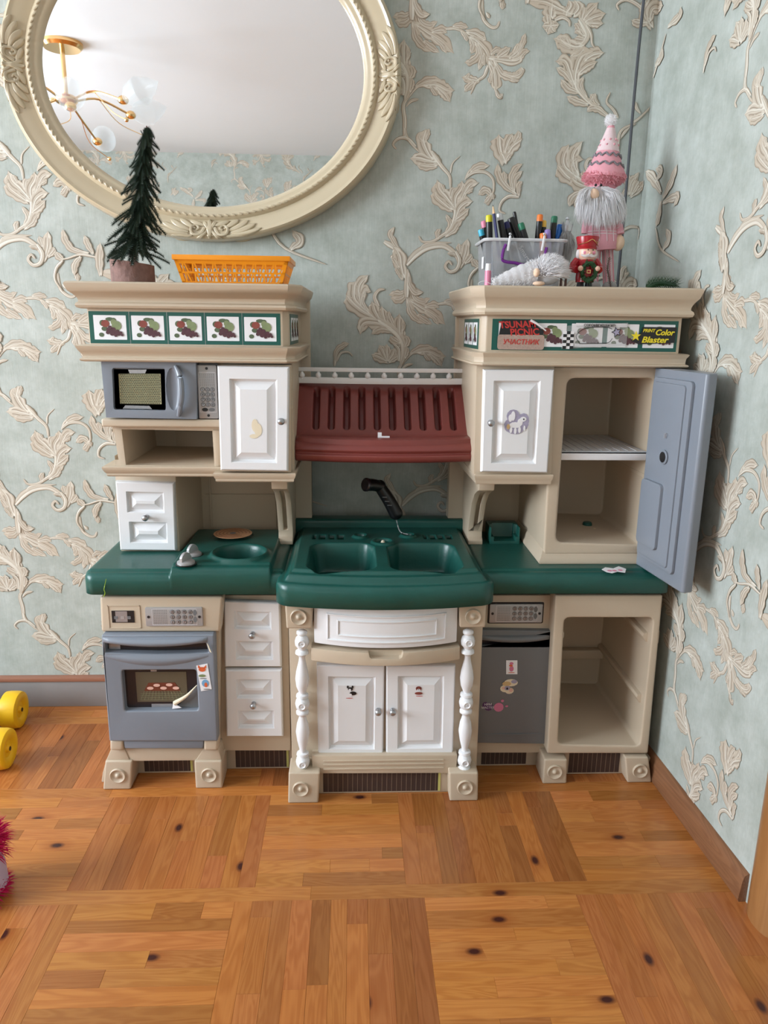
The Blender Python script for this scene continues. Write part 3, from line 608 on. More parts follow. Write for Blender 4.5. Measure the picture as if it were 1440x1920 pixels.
hx = (P[1].x-P[0].x)/2; xm = (P[0].x+P[1].x)/2; zt = P[0].z+.016
GX = xm+XX*(hx+.004); GY = 1.742-.016*np.sqrt(np.clip(1-XX**2, 0, 1))*np.sin(TT*PI)**.7-.0005; GZ = zt-TT*(.014+.012*(1-XX**2)); grid_mesh('oven_handle', GX, GY, GZ, 'blue', od, 0)
GZ = P[3].z-.006-TT*(.006+.024*(1-XX**2)); GY = 1.742-.006*(1-XX**2)*np.sin(TT*PI)-.0003; grid_mesh('door_swell', GX*1, GY, GZ, 'blue', od, 0)
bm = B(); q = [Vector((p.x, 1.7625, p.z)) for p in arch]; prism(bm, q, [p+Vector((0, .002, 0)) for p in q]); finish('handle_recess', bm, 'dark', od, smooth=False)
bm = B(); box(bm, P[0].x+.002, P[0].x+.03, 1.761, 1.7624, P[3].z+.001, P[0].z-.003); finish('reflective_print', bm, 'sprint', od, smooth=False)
bm = B(); q = at(391, 1209, 1.738); prism(bm, [(q.x-.004, 1.737, q.z+.004), (q.x, 1.734, q.z), (q.x+.006, 1.735, q.z-.02), (q.x+.002, 1.738, q.z-.018)], [(q.x-.003, 1.7385, q.z+.004), (q.x+.001, 1.7355, q.z), (q.x+.007, 1.7365, q.z-.02), (q.x+.003, 1.7395, q.z-.018)]); finish('torn_decal_edge', bm, 'peel', od)
def R2(x0, y0, x1, y1, Y):
    a = at(x0, y0, Y); b_ = at(x1, y1, Y); return a.x, b_.x, b_.z, a.z
x0, x1, z0, z1 = P2[0].x, P2[1].x, P2[2].z, P2[0].z
bm = B(); box(bm, x0, x1+.002, 1.7605, 1.763, z0, z1); ow = finish('oven_window', bm, 'dark', od, smooth=False)
w_, h_ = x1-x0, z1-z0
bm = B(); box(bm, x0+w_*.15, x0+w_*.84, 1.7598, 1.7604, z0+h_*.15, z0+h_*.88); finish('oven_interior_print', bm, 'brown', od, smooth=False)
bm = B(); prism(bm, [(x0+w_*a, 1.7592, z0+h_*b_) for a, b_ in ((.25, .42), (.75, .42), (.68, .62), (.32, .62))], [(x0+w_*a, 1.7597, z0+h_*b_) for a, b_ in ((.25, .42), (.75, .42), (.68, .62), (.32, .62))]); finish('baking_tray_print', bm, 'tray', od, smooth=False)
bm = B()
for a, b_ in ((.34, .49), (.43, .56), (.52, .49), (.6, .57), (.69, .49)): disc(bm, x0+w_*a, 1.7591, z0+h_*b_, .0085, .0042, 12)
finish('pastry_print', bm, 'cookie', od, smooth=False)
bm = B()
for k in range(13): a = .2+.05*k; tube(bm, [(x0+w_*(.5+(a-.5)*1.0), 1.7594, z0+h_*.2), (x0+w_*(.5+(a-.5)*.8), 1.7594, z0+h_*.42)], .0004, 4, 0)
for k in range(4): box(bm, x0+w_*.2, x0+w_*.8, 1.7591, 1.7595, z0+h_*(.2+.05*k), z0+h_*(.2+.05*k)+.0006)
finish('oven_rack_print', bm, 'khaki', od, smooth=False)['kind'] = 'stuff'
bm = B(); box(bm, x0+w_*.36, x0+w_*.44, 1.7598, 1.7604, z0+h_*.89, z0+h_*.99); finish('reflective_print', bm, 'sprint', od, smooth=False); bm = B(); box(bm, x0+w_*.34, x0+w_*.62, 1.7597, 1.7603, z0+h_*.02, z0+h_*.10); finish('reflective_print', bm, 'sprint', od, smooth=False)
# peeled corner of the window decal
bm = B(); a = Vector((x0+w_*.70, 1.758, z0+h_*.04)); b_ = Vector((x0+w_*.985, 1.758, z0+h_*.58)); cc = Vector((x1, 1.7595, z0))
prism(bm, [a, (x1, 1.758, z0), b_], [a+Vector((0, .002, 0)), (x1, 1.76, z0), b_+Vector((0, .002, 0))]); finish('bare_corner', bm, 'dgrey', od, smooth=False)
bm = B(); tube(bm, [a+Vector((-.006, -.006, .012)), a.lerp(b_, .5)+Vector((0, -.009, .004)), b_+Vector((0, -.004, 0))], lambda t: .0065*(1-t*.85), 10); finish('peeled_decal_curl', bm, 'peel', od)
bm = B(); prism(bm, [a+Vector((-.01, -.006, .014)), a+Vector((-.012, -.008, -.002)), a+Vector((.012, -.01, .002))], [a+Vector((-.01, -.007, .014)), a+Vector((-.012, -.009, -.002)), a+Vector((.012, -.011, .002))]); finish('torn_decal_scrap', bm, 'paper', od)
# animal stickers on the oven door
def sticker(corners, Y, parent, m='paper', name='sticker', label=None):
    o = flat(name, [at(x, y, Y) for x, y in corners], m, parent)
    if label: o['label'] = label
    return o
def sdisc(L, Y, m, parent, name):
    bm = B()
    for x, y, rx, ry in L:
        c = at(x, y, Y); disc(bm, c.x, Y, c.z, rx*pxs(Y), ry*pxs(Y), 12)
    return finish(name, bm, m, parent, smooth=False)
sticker([(368, 1248), (389, 1244), (397, 1292), (377, 1296)], 1.7415, od, label='white paper sticker strip with a fox and a blue animal')
sdisc([(379, 1255, 7, 5)], 1.7408, 'foxp', od, 'fox_print'); sdisc([(379, 1267, 7, 3)], 1.7408, 'pearp', od, 'grass_print')
bm = B()
for s_ in (-1, 1):
    c = at(379+s_*5, 1251, 1.7408); prism(bm, [(c.x-.004, 1.7402, c.z-.002), (c.x+.004, 1.7402, c.z-.002), (c.x+s_*.003, 1.7402, c.z+.006)], [(c.x-.004, 1.7408, c.z-.002), (c.x+.004, 1.7408, c.z-.002), (c.x+s_*.003, 1.7408, c.z+.006)])
finish('fox_ears_print', bm, 'foxp', od, smooth=False)
sdisc([(385, 1281, 7, 8)], 1.7408, 'skyp', od, 'blue_animal_print'); sdisc([(386, 1284, 3, 5)], 1.7402, 'foxp', od, 'animal_belly_print')
sdisc([(381, 1272, 7, .6), (388, 1292, 7, .6)], 1.7408, 'blackp', od, 'caption_lines_print')
bm = slab(B(), [(231, 1387), (382, 1387), (381, 1404), (233, 1404)], 1.750, 1.78); part('door_foot', bm, 'blue', .005)
for a in ((206, 1388, 231, 1408), (382, 1386, 409, 1408)):
    bm = slab(B(), rect(*a), 1.748, 1.79); part('hinge_block', bm, bevel=.007, seg=3)
bm = slab(B(), [(207, 1403), (411, 1403), (415, 1426), (206, 1428)], 1.765, 1.83); part('plinth', bm, bevel=.004)
def foot(px, Yf, Yb, name='foot'):
    P = [at(x, y, Yf) for x, y in px]; P[2].z = 0; P[3].z = 0
    bm = prism(B(), P, [Vector((p.x, Yb, p.z)) for p in P]); return part(name, bm, bevel=.005, seg=3)
foot([(197, 1427), (248, 1427), (245, 1481), (193, 1481)], 1.757, 1.84); rosette(221, 1454, 1.757)
foot([(364, 1427), (416, 1427), (417, 1480), (367, 1480)], 1.757, 1.84); rosette(392, 1453, 1.757)
bm = B(); P = [at(*q, 1.79) for q in ((197, 1432), (192, 1450), (190, 1474), (200, 1474), (204, 1432))]
for p in P[2:4]: p.z = .0
prism(bm, P, [p+Vector((0, .1, 0)) for p in P]); part('side_flare', bm, bevel=.004)
for a, b_ in (((207, 1405), (197, 1428)), ((248, 1440), (270, 1422))): pass
bm = slab(B(), [(210, 1400), (232, 1400), (245, 1430), (197, 1430)], 1.762, 1.80); part('foot_shoulder', bm, bevel=.004)
bm = slab(B(), [(384, 1400), (408, 1400), (417, 1430), (364, 1430)], 1.762, 1.80); part('foot_shoulder', bm, bevel=.004)
vent((270, 1424, 361, 1452), 1.83)
# ---- left base: drawers
bm = slab(B(), [(408, 1116), (540, 1116), (545, 1408), (408, 1408)], 1.815, 2.13); part('drawer_cabinet', bm)
px = [(421, 1122), (526, 1126), (529, 1246), (423, 1246)]; d = pdoor('false_drawer_front', px, 1.812, pfrac(px, [(440, 1140, 509, 1174), (442, 1196, 511, 1232)])); knob(474, 1188, 1.796, d)
px = [(424, 1251), (529, 1251), (532, 1376), (426, 1376)]; d = pdoor('false_drawer_front', px, 1.812, pfrac(px, [(444, 1268, 512, 1304), (446, 1326, 513, 1360)])); knob(476, 1319, 1.796, d)
vent((441, 1402, 541, 1434), 1.845)
# ---- centre: sink cabinet
bm = slab(B(), [(540, 1120), (908, 1120), (893, 1452), (548, 1452)], 1.74, 2.13); cu = B(); box(cu, -.3, .5, 1.755, 2.2, .50, .7); part('sink_cabinet', cut(bm, [cu]), bevel=.003)
for a in ((544, 1175, 590, 1455), (862, 1175, 905, 1455)):
    pass
for a in (((534, 1130), (587, 1130), (585, 1179), (537, 1179)), ((861, 1130), (912, 1130), (910, 1177), (862, 1177))):
    bm = slab(B(), list(a), 1.700, 1.76); part('corner_block', bm, bevel=.005, seg=3)
rosette(560, 1157, 1.70, .0205); rosette(887, 1156, 1.70, .0205)
BAL = [(0, .4), (.01, .75), (.025, .75), (.035, .5), (.05, .85), (.075, 1), (.1, .95), (.12, .6), (.13, .55), (.14, .9), (.155, .95), (.165, .6), (.18, .42), (.21, .5), (.28, .85), (.33, .98), (.38, .85), (.42, .5),
       (.43, .45), (.437, .85), (.452, .9), (.462, .55), (.475, .9), (.5, 1.02), (.53, .9), (.545, .6), (.555, .9), (.57, .9), (.58, .55), (.595, .5), (.64, .8), (.70, .98), (.76, .8), (.82, .5), (.845, .45), (.85, .85), (.865, .9), (.875, .55),
       (.888, .9), (.915, 1.02), (.94, .9), (.955, .6), (.965, .9), (.985, .95), (1, .6)]
for a, b_ in (((566, 1181), (568, 1449)), ((878, 1180), (870, 1446))):
    p0 = at(*a, 1.715); p1 = at(*b_, 1.715); bm = B(); lathe(bm, p0, p1, [(t, r*.0178) for t, r in BAL], 20); bal = part('baluster', bm, 'white', 0, ang=60)
    for t in (.075, .5, .915):
        c = p0.lerp(p1, t); bm = B(); lathe(bm, (c.x, 1.702, c.z), (c.x, 1.692, c.z), [(0, .010), (.5, .010), (.7, .008), (.5, .006), (.5, .002), (.6, .001)], 16); bo = finish('boss', bm, 'white', bal)
        bm = B(); ball(bm, (c.x, 1.6965, c.z), .0018, n=8); finish('screw_dot', bm, 'chrome', bal)
def bowed(name, x0, x1, z0, z1, Y, bow, th, m, parent=None, n=16, bev=.003, xa=None, xb=None):
    """slab whose front bulges towards the room between xa and xb"""
    xa = x0 if xa is None else xa; xb = x1 if xb is None else xb
    f = lambda x: Y-bow*(1-((2*(x-xa)/(xb-xa))-1)**2); xs = [x0+(x1-x0)*i/n for i in range(n+1)]
    pts = [(x, f(x)) for x in xs]+[(x, f(x)+th) for x in xs[::-1]]
    bm = plan(B(), pts, z0, z1); return finish(name, bm, m, parent or kit, bevel=bev, ang=30)
a = at(588, 1146, 1.70); b_ = at(857, 1207, 1.70); A0, A1 = a.x, b_.x
fd = bowed('false_drawer_front', A0, A1, b_.z, at(588, 1128, 1.70).z, 1.71, .035, .03, 'white')
def frame_ridge(x0, x1, z0, z1, t, parent, xa, xb, Y, bow, m='white'):
    for q in ((x0, x1, z1-t, z1), (x0, x1, z0, z0+t)): bowed('panel_ridge', q[0], q[1], q[2], q[3], Y-.003, bow, .006, m, parent, bev=.0012, xa=xa, xb=xb)
    for q in ((x0, x0+t), (x1-t, x1)): bowed('panel_ridge', q[0], q[1], z0, z1, Y-.003, bow, .006, m, parent, n=2, bev=.0012, xa=xa, xb=xb)
W0 = (A1-A0)/272
zt = at(588, 1140, 1.70).z; zb = b_.z
frame_ridge(A0+24*W0, A1-22*W0, zb+.013, zt-.012, .004, fd, A0, A1, 1.71, .035)
frame_ridge(A0+44*W0, A1-40*W0, zb+.028, zt-.026, .003, fd, A0, A1, 1.71, .035)
a = at(583, 1216, 1.70); b2 = at(862, 1238, 1.70)
RX0, RX1 = a.x, b2.x; f_ = lambda x: 1.705-.035*(1-((2*(x-RX0)/(RX1-RX0))-1)**2)
xs = [RX0+(RX1-RX0)*i/20 for i in range(21)]
bm = plan(B(), [(x, f_(x)) for x in xs]+[(x, 1.745) for x in xs[::-1]], b2.z, a.z)
n0, n1 = at(690, 1230, 1.67).x, at(757, 1230, 1.67).x; zc = at(720, 1236, 1.67).z
cu = B(); q = [(n0, a.z+.01), (n1, a.z+.01), (n1-.004, zc+.004), (n1-.010, zc), (n0+.010, zc), (n0+.004, zc+.004)]; prism(cu, [(x, 1.6, z) for x, z in q], [(x, 1.69, z) for x, z in q])
part('pull_rail', cut(bm, [cu]), bevel=.004)
px = [(594, 1241), (721, 1243), (718, 1412), (597, 1411)]; dl = pdoor('cabinet_door', px, 1.742, pfrac(px, [(615, 1262, 704, 1398)])); knob(709, 1331, 1.726, dl)
px = [(723, 1243), (853, 1243), (848, 1410), (723, 1412)]; dr = pdoor('cabinet_door', px, 1.742, pfrac(px, [(745, 1262, 832, 1398)])); knob(736, 1331, 1.726, dr)
for X_ in (601, 843):
    c = at(X_, 1414, 1.735); bm = B(); lathe(bm, (c.x, 1.732, c.z-.004), (c.x, 1.732, c.z+.006), [(0, .003), (.3, .005), (1, .005)], 10); part('hinge_pin', bm, 'white', 0)
sdisc([(657, 1292, 5, 4), (662, 1300, 7, 4), (652, 1288, 2, 3), (661, 1288, 2, 3)], 1.7252, 'blackp', dl, 'dark_puppy_print'); sdisc([(656, 1294, 2.5, 3), (657, 1303, 3, 3)], 1.7246, 'paper', dl, 'puppy_muzzle_print')
sdisc([(655, 1309, 7, .6)], 1.7252, 'redp', dl, 'caption_print')
sdisc([(785, 1291, 6, 5), (785, 1300, 8, 3)], 1.7252, 'applep', dr, 'brown_puppy_print'); sdisc([(785, 1294, 3.5, 2.5)], 1.7246, 'paper', dr, 'puppy_muzzle_print'); sdisc([(782, 1290, 1, 1), (788, 1290, 1, 1), (785, 1293, 1, .8)], 1.7242, 'blackp', dr, 'puppy_eyes_print')
sdisc([(786, 1305, 7, .6)], 1.7252, 'redp', dr, 'caption_print')
bm = slab(B(), [(584, 1417), (858, 1416), (855, 1450), (586, 1451)], 1.712, 1.76); lr = part('lower_rail', bm, bevel=.004)
for y in (1427, 1434, 1442):
    p = at(606, y, 1.712); q = at(832, y, 1.712); bm = B(); rslab(bm, p.x, p.z-.0022, q.x, p.z+.0022, .002, 1.7095, 1.713); finish('rail_ridge', bm, 'beige', lr, bevel=.0007)
foot([(541, 1449), (600, 1449), (597, 1508), (540, 1508)], 1.688, 1.76); rosette(564, 1479, 1.688)
foot([(842, 1449), (897, 1449), (896, 1504), (843, 1504)], 1.688, 1.76); rosette(872, 1476, 1.688)
vent((606, 1453, 826, 1481), 1.727)
bm = B(); p = at(597, 1455, 1.72); q = at(848, 1455, 1.72)
# ---- right base: dishwasher column and open cabinet
bm = slab(B(), [(890, 1116), (1046, 1116), (1030, 1412), (886, 1412)], 1.815, 2.13); part('dishwasher_cabinet', bm)
keypad([(918, 1133), (1017, 1131), (1016, 1166), (917, 1167)], 1.813)
bm = slab(B(), [(896, 1181), (1034, 1183), (1023, 1395), (889, 1393)], 1.798, 1.82)
c1 = B(); P = [at(*q, 1.798) for q in ((901, 1200), (1030, 1198), (1030, 1212), (900, 1212))]
arch = [P[0].lerp(P[1], t)-Vector((0, 0, .007*math.sin(PI*t))) for t in (0, .15, .3, .5, .7, .85, 1)]+[P[2], P[3]]
prism(c1, [Vector((p.x, 1.79, p.z)) for p in arch], [Vector((p.x, 1.811, p.z)) for p in arch])
dw = part('dishwasher_door', cut(bm, [c1]), 'dgrey', .005, seg=3)
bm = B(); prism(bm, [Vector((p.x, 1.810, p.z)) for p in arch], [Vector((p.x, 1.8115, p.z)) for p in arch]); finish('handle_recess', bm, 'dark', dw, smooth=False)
xm = (P[0].x+P[1].x)/2; hx = (P[1].x-P[0].x)/2
GX = xm+XX*hx; GY = 1.798-.010*np.sqrt(np.clip(1-XX**2, 0, 1))*np.sin(TT*PI)**.7; GZ = P[0].z+.013-TT*(.012+.009*(1-XX**2)); grid_mesh('door_handle', GX, GY, GZ, 'dgrey', dw, 0)
p = at(891, 1376, 1.798); q = at(1024, 1378, 1.798); bowed('lower_ridge', p.x, q.x-.004, p.z-.003, p.z, 1.798, .003, .004, 'dgrey', dw, bev=.001)
sticker([(949, 1238), (970, 1238), (970, 1264), (949, 1264)], 1.7975, dw, label='small square sticker of a purple figure on white'); sdisc([(959, 1254, 4.5, 6), (959, 1244, 4, 3)], 1.7968, 'puffp', dw, 'purple_figure_print'); sdisc([(958, 1248, 4, 2)], 1.7962, 'foxp', dw, 'orange_detail_print'); sdisc([(959, 1261, 7, .7)], 1.7968, 'foxp', dw, 'caption_print')
sdisc([(947, 1291, 10, 8), (955, 1295, 9, 7), (958, 1280, 14, 8)], 1.7975, 'peel', dw, 'koala_sticker'); sdisc([(950, 1282, 9, 5)], 1.7968, 'tanp', dw, 'tan_hat_print'); sdisc([(964, 1278, 6, 4), (951, 1290, 6, 5)], 1.7964, 'lav', dw, 'grey_animal_print'); sdisc([(951, 1291, 2, 2.5)], 1.7958, 'blackp', dw, 'nose_print'); sdisc([(944, 1290, 3, 3), (958, 1294, 4, 4)], 1.7960, 'cookie', dw, 'ear_print')
sdisc([(916, 1325, 9, 9), (910, 1322, 6, 7)], 1.7975, 'plump', dw, 'plum_cloud_print'); sdisc([(935, 1326, 10, 10), (950, 1324, 3, 2), (942, 1314, 3, 3)], 1.7968, 'puffp', dw, 'pink_ball_sticker')
bm = B(); c = at(915, 1321, 1.7965); text('sticker_caption', 'НЯМ', .009, (c.x, 1.7964, c.z), 'paper', dw, ext=.0001); c = at(915, 1327, 1.7965); text('sticker_caption', 'МАСТЕР', .0085, (c.x, 1.7964, c.z), 'paper', dw, ext=.0001)
bm = slab(B(), [(1042, 1116), (1243, 1116), (1215, 1413), (1026, 1413)], 1.765, 2.14)
c1 = B(); P = [at(*q, 1.765) for q in ((1058, 1158), (1226, 1158), (1200, 1399), (1046, 1396))]
def rquad(P, r, n=4):
    out = []
    for i in range(4):
        a, b_, c = P[i-1], P[i], P[(i+1) % 4]; d1 = (a-b_).normalized(); d2 = (c-b_).normalized()
        for k in range(n+1):
            t = k/n; out.append(b_+d1*r*(1-t)**2+d2*r*t**2)
    return out
q = rquad(P, .016); prism(c1, [Vector((p.x, 1.75, p.z)) for p in q], [Vector((p.x, 2.125, p.z)) for p in q])
oc = part('open_cabinet', cut(bm, [c1]), bevel=.005, seg=3)
for yy in (1196, 1311):
    p = at(1218 if yy < 1250 else 1206, yy, 1.78); bm = B(); prism(bm, [(p.x+.03, 1.79, p.z+.016), (p.x-.012, 1.79, p.z+.008), (p.x-.015, 1.79, p.z), (p.x-.006, 1.79, p.z-.016), (p.x+.03, 1.79, p.z-.022)], [(p.x+.03, 2.12, p.z+.016), (p.x-.012, 2.12, p.z+.008), (p.x-.015, 2.12, p.z), (p.x-.006, 2.12, p.z-.016), (p.x+.03, 2.12, p.z-.022)])
    finish('runner_ledge', bm, 'beige', oc, bevel=.003)
    p = at(1053 if yy < 1250 else 1046, yy-2, 1.775); bm = B(); prism(bm, [(p.x-.01, 1.785, p.z+.018), (p.x+.010, 1.785, p.z+.008), (p.x+.010, 1.785, p.z-.008), (p.x-.01, 1.785, p.z-.018)], [(p.x-.01, 2.12, p.z+.018), (p.x+.010, 2.12, p.z+.008), (p.x+.010, 2.12, p.z-.008), (p.x-.01, 2.12, p.z-.018)])
    finish('runner_ledge', bm, 'beige', oc, bevel=.003)
p = at(1058, 1220, 2.12); q = at(1140, 1220, 2.12); bm = B(); box(bm, p.x-.02, q.x+.12, 2.10, 2.125, p.z-.02, p.z+.01); finish('back_rib', bm, 'beige', oc, bevel=.005)
foot([(1021, 1424), (1064, 1424), (1062, 1474), (1017, 1474)], 1.757, 1.84); rosette(1040, 1447, 1.757)
foot([(1172, 1420), (1216, 1420), (1222, 1471), (1176, 1472)], 1.757, 1.84); rosette(1200, 1445, 1.757)
bm = B(); P = [at(*q, 1.79) for q in ((1216, 1420), (1226, 1422), (1228, 1466), (1218, 1466))]
for p in P[2:]: p.z = 0
prism(bm, P, [p+Vector((-.01, .1, 0)) for p in P]); part('side_flare', bm, bevel=.004)
vent((903, 1409, 987, 1433), 1.845, False); vent((1067, 1420, 1162, 1449), 1.80, False)

# ---- countertop wings as moulded surfaces
def dense(a, b_, n, e_=.02, m_=8):
    return np.unique(np.concatenate([a+(e_)*np.linspace(0, 1, m_)**1.5, np.linspace(a+e_, b_-e_, n), b_-e_*np.linspace(0, 1, m_)**1.5]))
def heightfield(name, xa, xb, front, Yb, z0, top, rnd, n=200, ny=130, parent=None, m='green', ends=(1, 1)):
    xs = dense(xa, xb, n); F = front(xs); ts = np.unique(np.concatenate([np.linspace(0, .06, 10)**1, np.linspace(.06, 1, ny)]))
    X = np.repeat(xs[:, None], len(ts), 1); Y = F[:, None]+(Yb-F[:, None])*ts[None, :]
    d = Y-F[:, None]
    if ends[0]: d = np.minimum(d, X-xa)
    if ends[1]: d = np.minimum(d, xb-X)
    d = np.clip(d, 0, rnd); Z = top(X, Y)-rnd*(1-np.sqrt(np.clip(1-(1-d/rnd)**2, 0, 1)))
    # skirt ring: front row extended down, side rows too
    X = np.concatenate([X[:, :1], X[:, :1], X], 1); Y = np.concatenate([Y[:, :1]+.012, Y[:, :1], Y], 1); Z = np.concatenate([np.full_like(Z[:, :1], z0-.004), np.full_like(Z[:, :1], z0), Z], 1)
    X = np.concatenate([X[:1], X, X[-1:]], 0); Y = np.concatenate([Y[:1], Y, Y[-1:]], 0); Z = np.concatenate([np.full_like(Z[:1], z0), Z, np.full_like(Z[:1], z0)], 0)
    return grid_mesh(name, X, Y, Z, m, parent or kit, 0)
CT = .607
def corner(x, x0, x1, Y, r, dl=1, dr=1):
    o = np.full_like(x, Y)
    if dl: d = np.clip((x-x0)/r, 0, 1); o = o+r*(1-np.sqrt(np.clip(1-(1-d)**2, 0, 1)))
    if dr: d = np.clip((x1-x)/r, 0, 1); o = o+r*(1-np.sqrt(np.clip(1-(1-d)**2, 0, 1)))
    return o
# left wing: burner plate with pot well
bl = [gz(*q, .615) for q in ((316, 1070), (506, 1070), (528, 1020), (366, 1005))]
wl = gz(450, 1041, .62); wr = abs(gz(505, 1041, .62).x-gz(396, 1041, .62).x)/2; bu = gz(437, 1007, .62); br = abs(gz(474, 1007, .62).x-gz(401, 1007, .62).x)/2
bcx, bcy = (bl[0].x+bl[1].x)/2, (bl[0].y+2.085)/2; bhx, bhy = (bl[1].x-bl[0].x)/2, (2.085-bl[0].y)/2
def topL(X, Y):
    Z = np.full_like(X, CT)
    Z = Z-.005*(1-sstep(.020, .030, Y-1.745))
    pl = 1-sstep(-.003, .003, sdrr(X, Y, bcx, bcy, bhx, bhy, .012)); Z = Z+.016*pl
    r = np.hypot(X-wl.x, (Y-wl.y))
    Z = Z+.009*np.exp(-((r-wr*.93)/.007)**2); Z = Z-.06*(1-sstep(wr*.66, wr*.86, r))
    r2 = np.hypot(X-bu.x, Y-bu.y); Z = Z+.011*(1-sstep(br*1.12, br*1.28, r2))*(1-np.exp(-0*(r2))) ; Z = Z-.003*(1-sstep(br*1.0, br*1.04, r2))
    return Z
heightfield('countertop', -.657, -.165, lambda x: corner(x, -.657, 0, 1.745, .028, 1, 0), 2.15, .550, topL, .018, 190, 150)
XRc = .800
rt = [gz(*q, .61) for q in ((918, 1018), (970, 1018))]
heightfield('countertop', .315, XRc, lambda x: corner(x, 0, XRc, 1.745, .02, 0, 1), 2.15, .550, lambda X, Y: CT-.005*(1-sstep(.020, .030, Y-1.745)), .018, 120, 90)
# burner print and knobs
bm = B(); lathe(bm, (bu.x, bu.y, CT+.0235), (bu.x, bu.y, CT+.0245), [(0, br*.98), (1, br*.98)], 32); bp_ = part('burner_plate', bm, 'burner', 0)
for k, r in enumerate((.86, .68, .5, .32)):
    bm = B(); ring = [Vector((bu.x+br*r*math.cos(2*PI*i/36), bu.y+br*r*math.sin(2*PI*i/36), CT+.0246)) for i in range(33)]; tube(bm, ring, .0006, 4, 0); finish('burner_ring_print', bm, 'tray', bp_)
bm = B(); lathe(bm, (bu.x, bu.y, CT+.0245), (bu.x, bu.y, CT+.0248), [(0, br*.16), (1, br*.16)], 16); finish('burner_hub_print', bm, 'dgrey', bp_)
for kx, ky in ((349, 1057), (362, 1041)):
    c = gz(kx, ky, .622); bm = B(); lathe(bm, (c.x, c.y, .6215), (c.x, c.y, .6235), [(0, .0255), (1, .0255)], 24); part('knob_base', bm, 'black', 0)
    bm = B(); lathe(bm, (c.x, c.y, .6235), (c.x, c.y, .6325), [(0, .022), (.5, .0215), (.8, .018), (1, .010)], 24); kb = part('stove_knob', bm, 'silver', 0)
    bm = B(); a = math.radians(62); dx, dy = math.cos(a)*.019, math.sin(a)*.019
    pts = [Vector((c.x-dx+2*dx*t, c.y-dy+2*dy*t, .630+.022*math.sin(PI*min(1, max(0, t*.9+.1)))**.6)) for t in [i/10 for i in range(11)]]+[Vector((c.x+dx, c.y+dy, .627)), Vector((c.x-dx, c.y-dy, .627))]
    nrm = Vector((-dy, dx, 0)).normalized()*.004; prism(bm, [p+nrm for p in pts], [p-nrm for p in pts]); finish('knob_grip', bm, 'silver', kb, bevel=.0012)
# phone cradle
P = [gz(918, 1020, .607), gz(974, 1020, .607)]
bm = B(); box(bm, P[0].x, P[1].x, P[0].y, P[0].y+.08, .600, .655); cu = B(); box(cu, P[0].x+.012, P[1].x-.012, P[0].y-.01, P[0].y+.05, .615, .70)
cu2 = B(); box(cu2, P[0].x+.004, P[1].x-.004, P[0].y-.01, P[0].y+.035, .628, .70)
part('phone_cradle', cut(bm, [cu, cu2]), 'green', .004)
# sink
SX0, SX1 = -.185, .345; scx = (SX0+SX1)/2
def sfront(x): return corner(x, SX0, SX1, 1.682, .035)-.034*(1-np.clip(((x-scx)/(SX1-scx))**2, 0, 1))
bA = [gz(573, 1075, .62), gz(700, 1020, .62)]; lb = (gz(574, 1078, .625).x, gz(703, 1060, .625).x); rb = (gz(733, 1060, .625).x, gz(873, 1076, .625).x); by0 = 1.712; by1 = gz(640, 1018, .625).y
f1 = gz(718, 1013, .63); h1 = gz(676, 1003, .63); h2 = gz(765, 1002, .63)
def topS(X, Y):
    F = sfront(X); dd = Y-F
    Z = .600+.016*sstep(.018, .034, np.minimum(dd, np.minimum(X-SX0, SX1-X)))
    Z = Z+.008*sstep(.046, .056, np.minimum(dd, np.minimum(X-SX0, SX1-X)+.012))
    bas = np.zeros_like(Z)
    for (a, c) in (lb, rb):
        s_ = sdrr(X, Y, (a+c)/2, (by0+by1)/2, (c-a)/2+.004, (by1-by0)/2+.006, .045)
        bas = np.maximum(bas, 1-sstep(-.020, .001, s_))
    r = np.hypot(X-f1.x, Y-f1.y); keep = sstep(.038, .048, r)
    Z = Z-.078*bas*keep
    for (a, c) in (lb, rb):
        r3 = np.hypot(X-(a+c)/2, Y-(by0+by1)/2+.02); Z = Z-.005*(1-sstep(.026, .030, r3))+.004*np.exp(-((r3-.018)/.003)**2)+.004*np.exp(-((r3-.009)/.003)**2)
    Z = Z+.006*(1-sstep(.030, .034, r))-.009*(1-sstep(.020, .024, r))
    for h in (h1, h2):
        r = np.hypot(X-h.x, Y-h.y); Z = Z+.008*np.exp(-((r-.0185)/.004)**2)-.012*(1-sstep(.010, .014, r))
    for (a, c) in ((587, 648), (795, 850)):
        p = gz(a, 1006, .625); q = gz(c, 1006, .625)
        sl = 1-sstep(-.002, .002, sdrr(X, Y, (p.x+q.x)/2, p.y, (q.x-p.x)/2, .022, .004))
        rib = np.abs(((X-p.x)/(q.x-p.x)*3.5) % 1-.5) < .18
        Z = Z-.011*sl*(1-rib)
    return Z
heightfield('sink', SX0, SX1, sfront, 2.12, .546, topS, .016, 260, 230)
bm = B(); box(bm, -.172, .344, 2.10, 2.155, .58, .648); part('backsplash', bm, 'green', .010, seg=3)
bm = B(); lathe(bm, (f1.x, f1.y, .618), (f1.x, f1.y, .630), [(0, .006), (.6, .006), (1, .003)], 10); part('broken_tap_stub', bm, 'peel', 0)
bm = B(); lathe(bm, (h1.x, h1.y, .612), (h1.x, h1.y, .622), [(0, .009), (1, .007)], 12); part('tap_hole_plug', bm, 'green', 0)
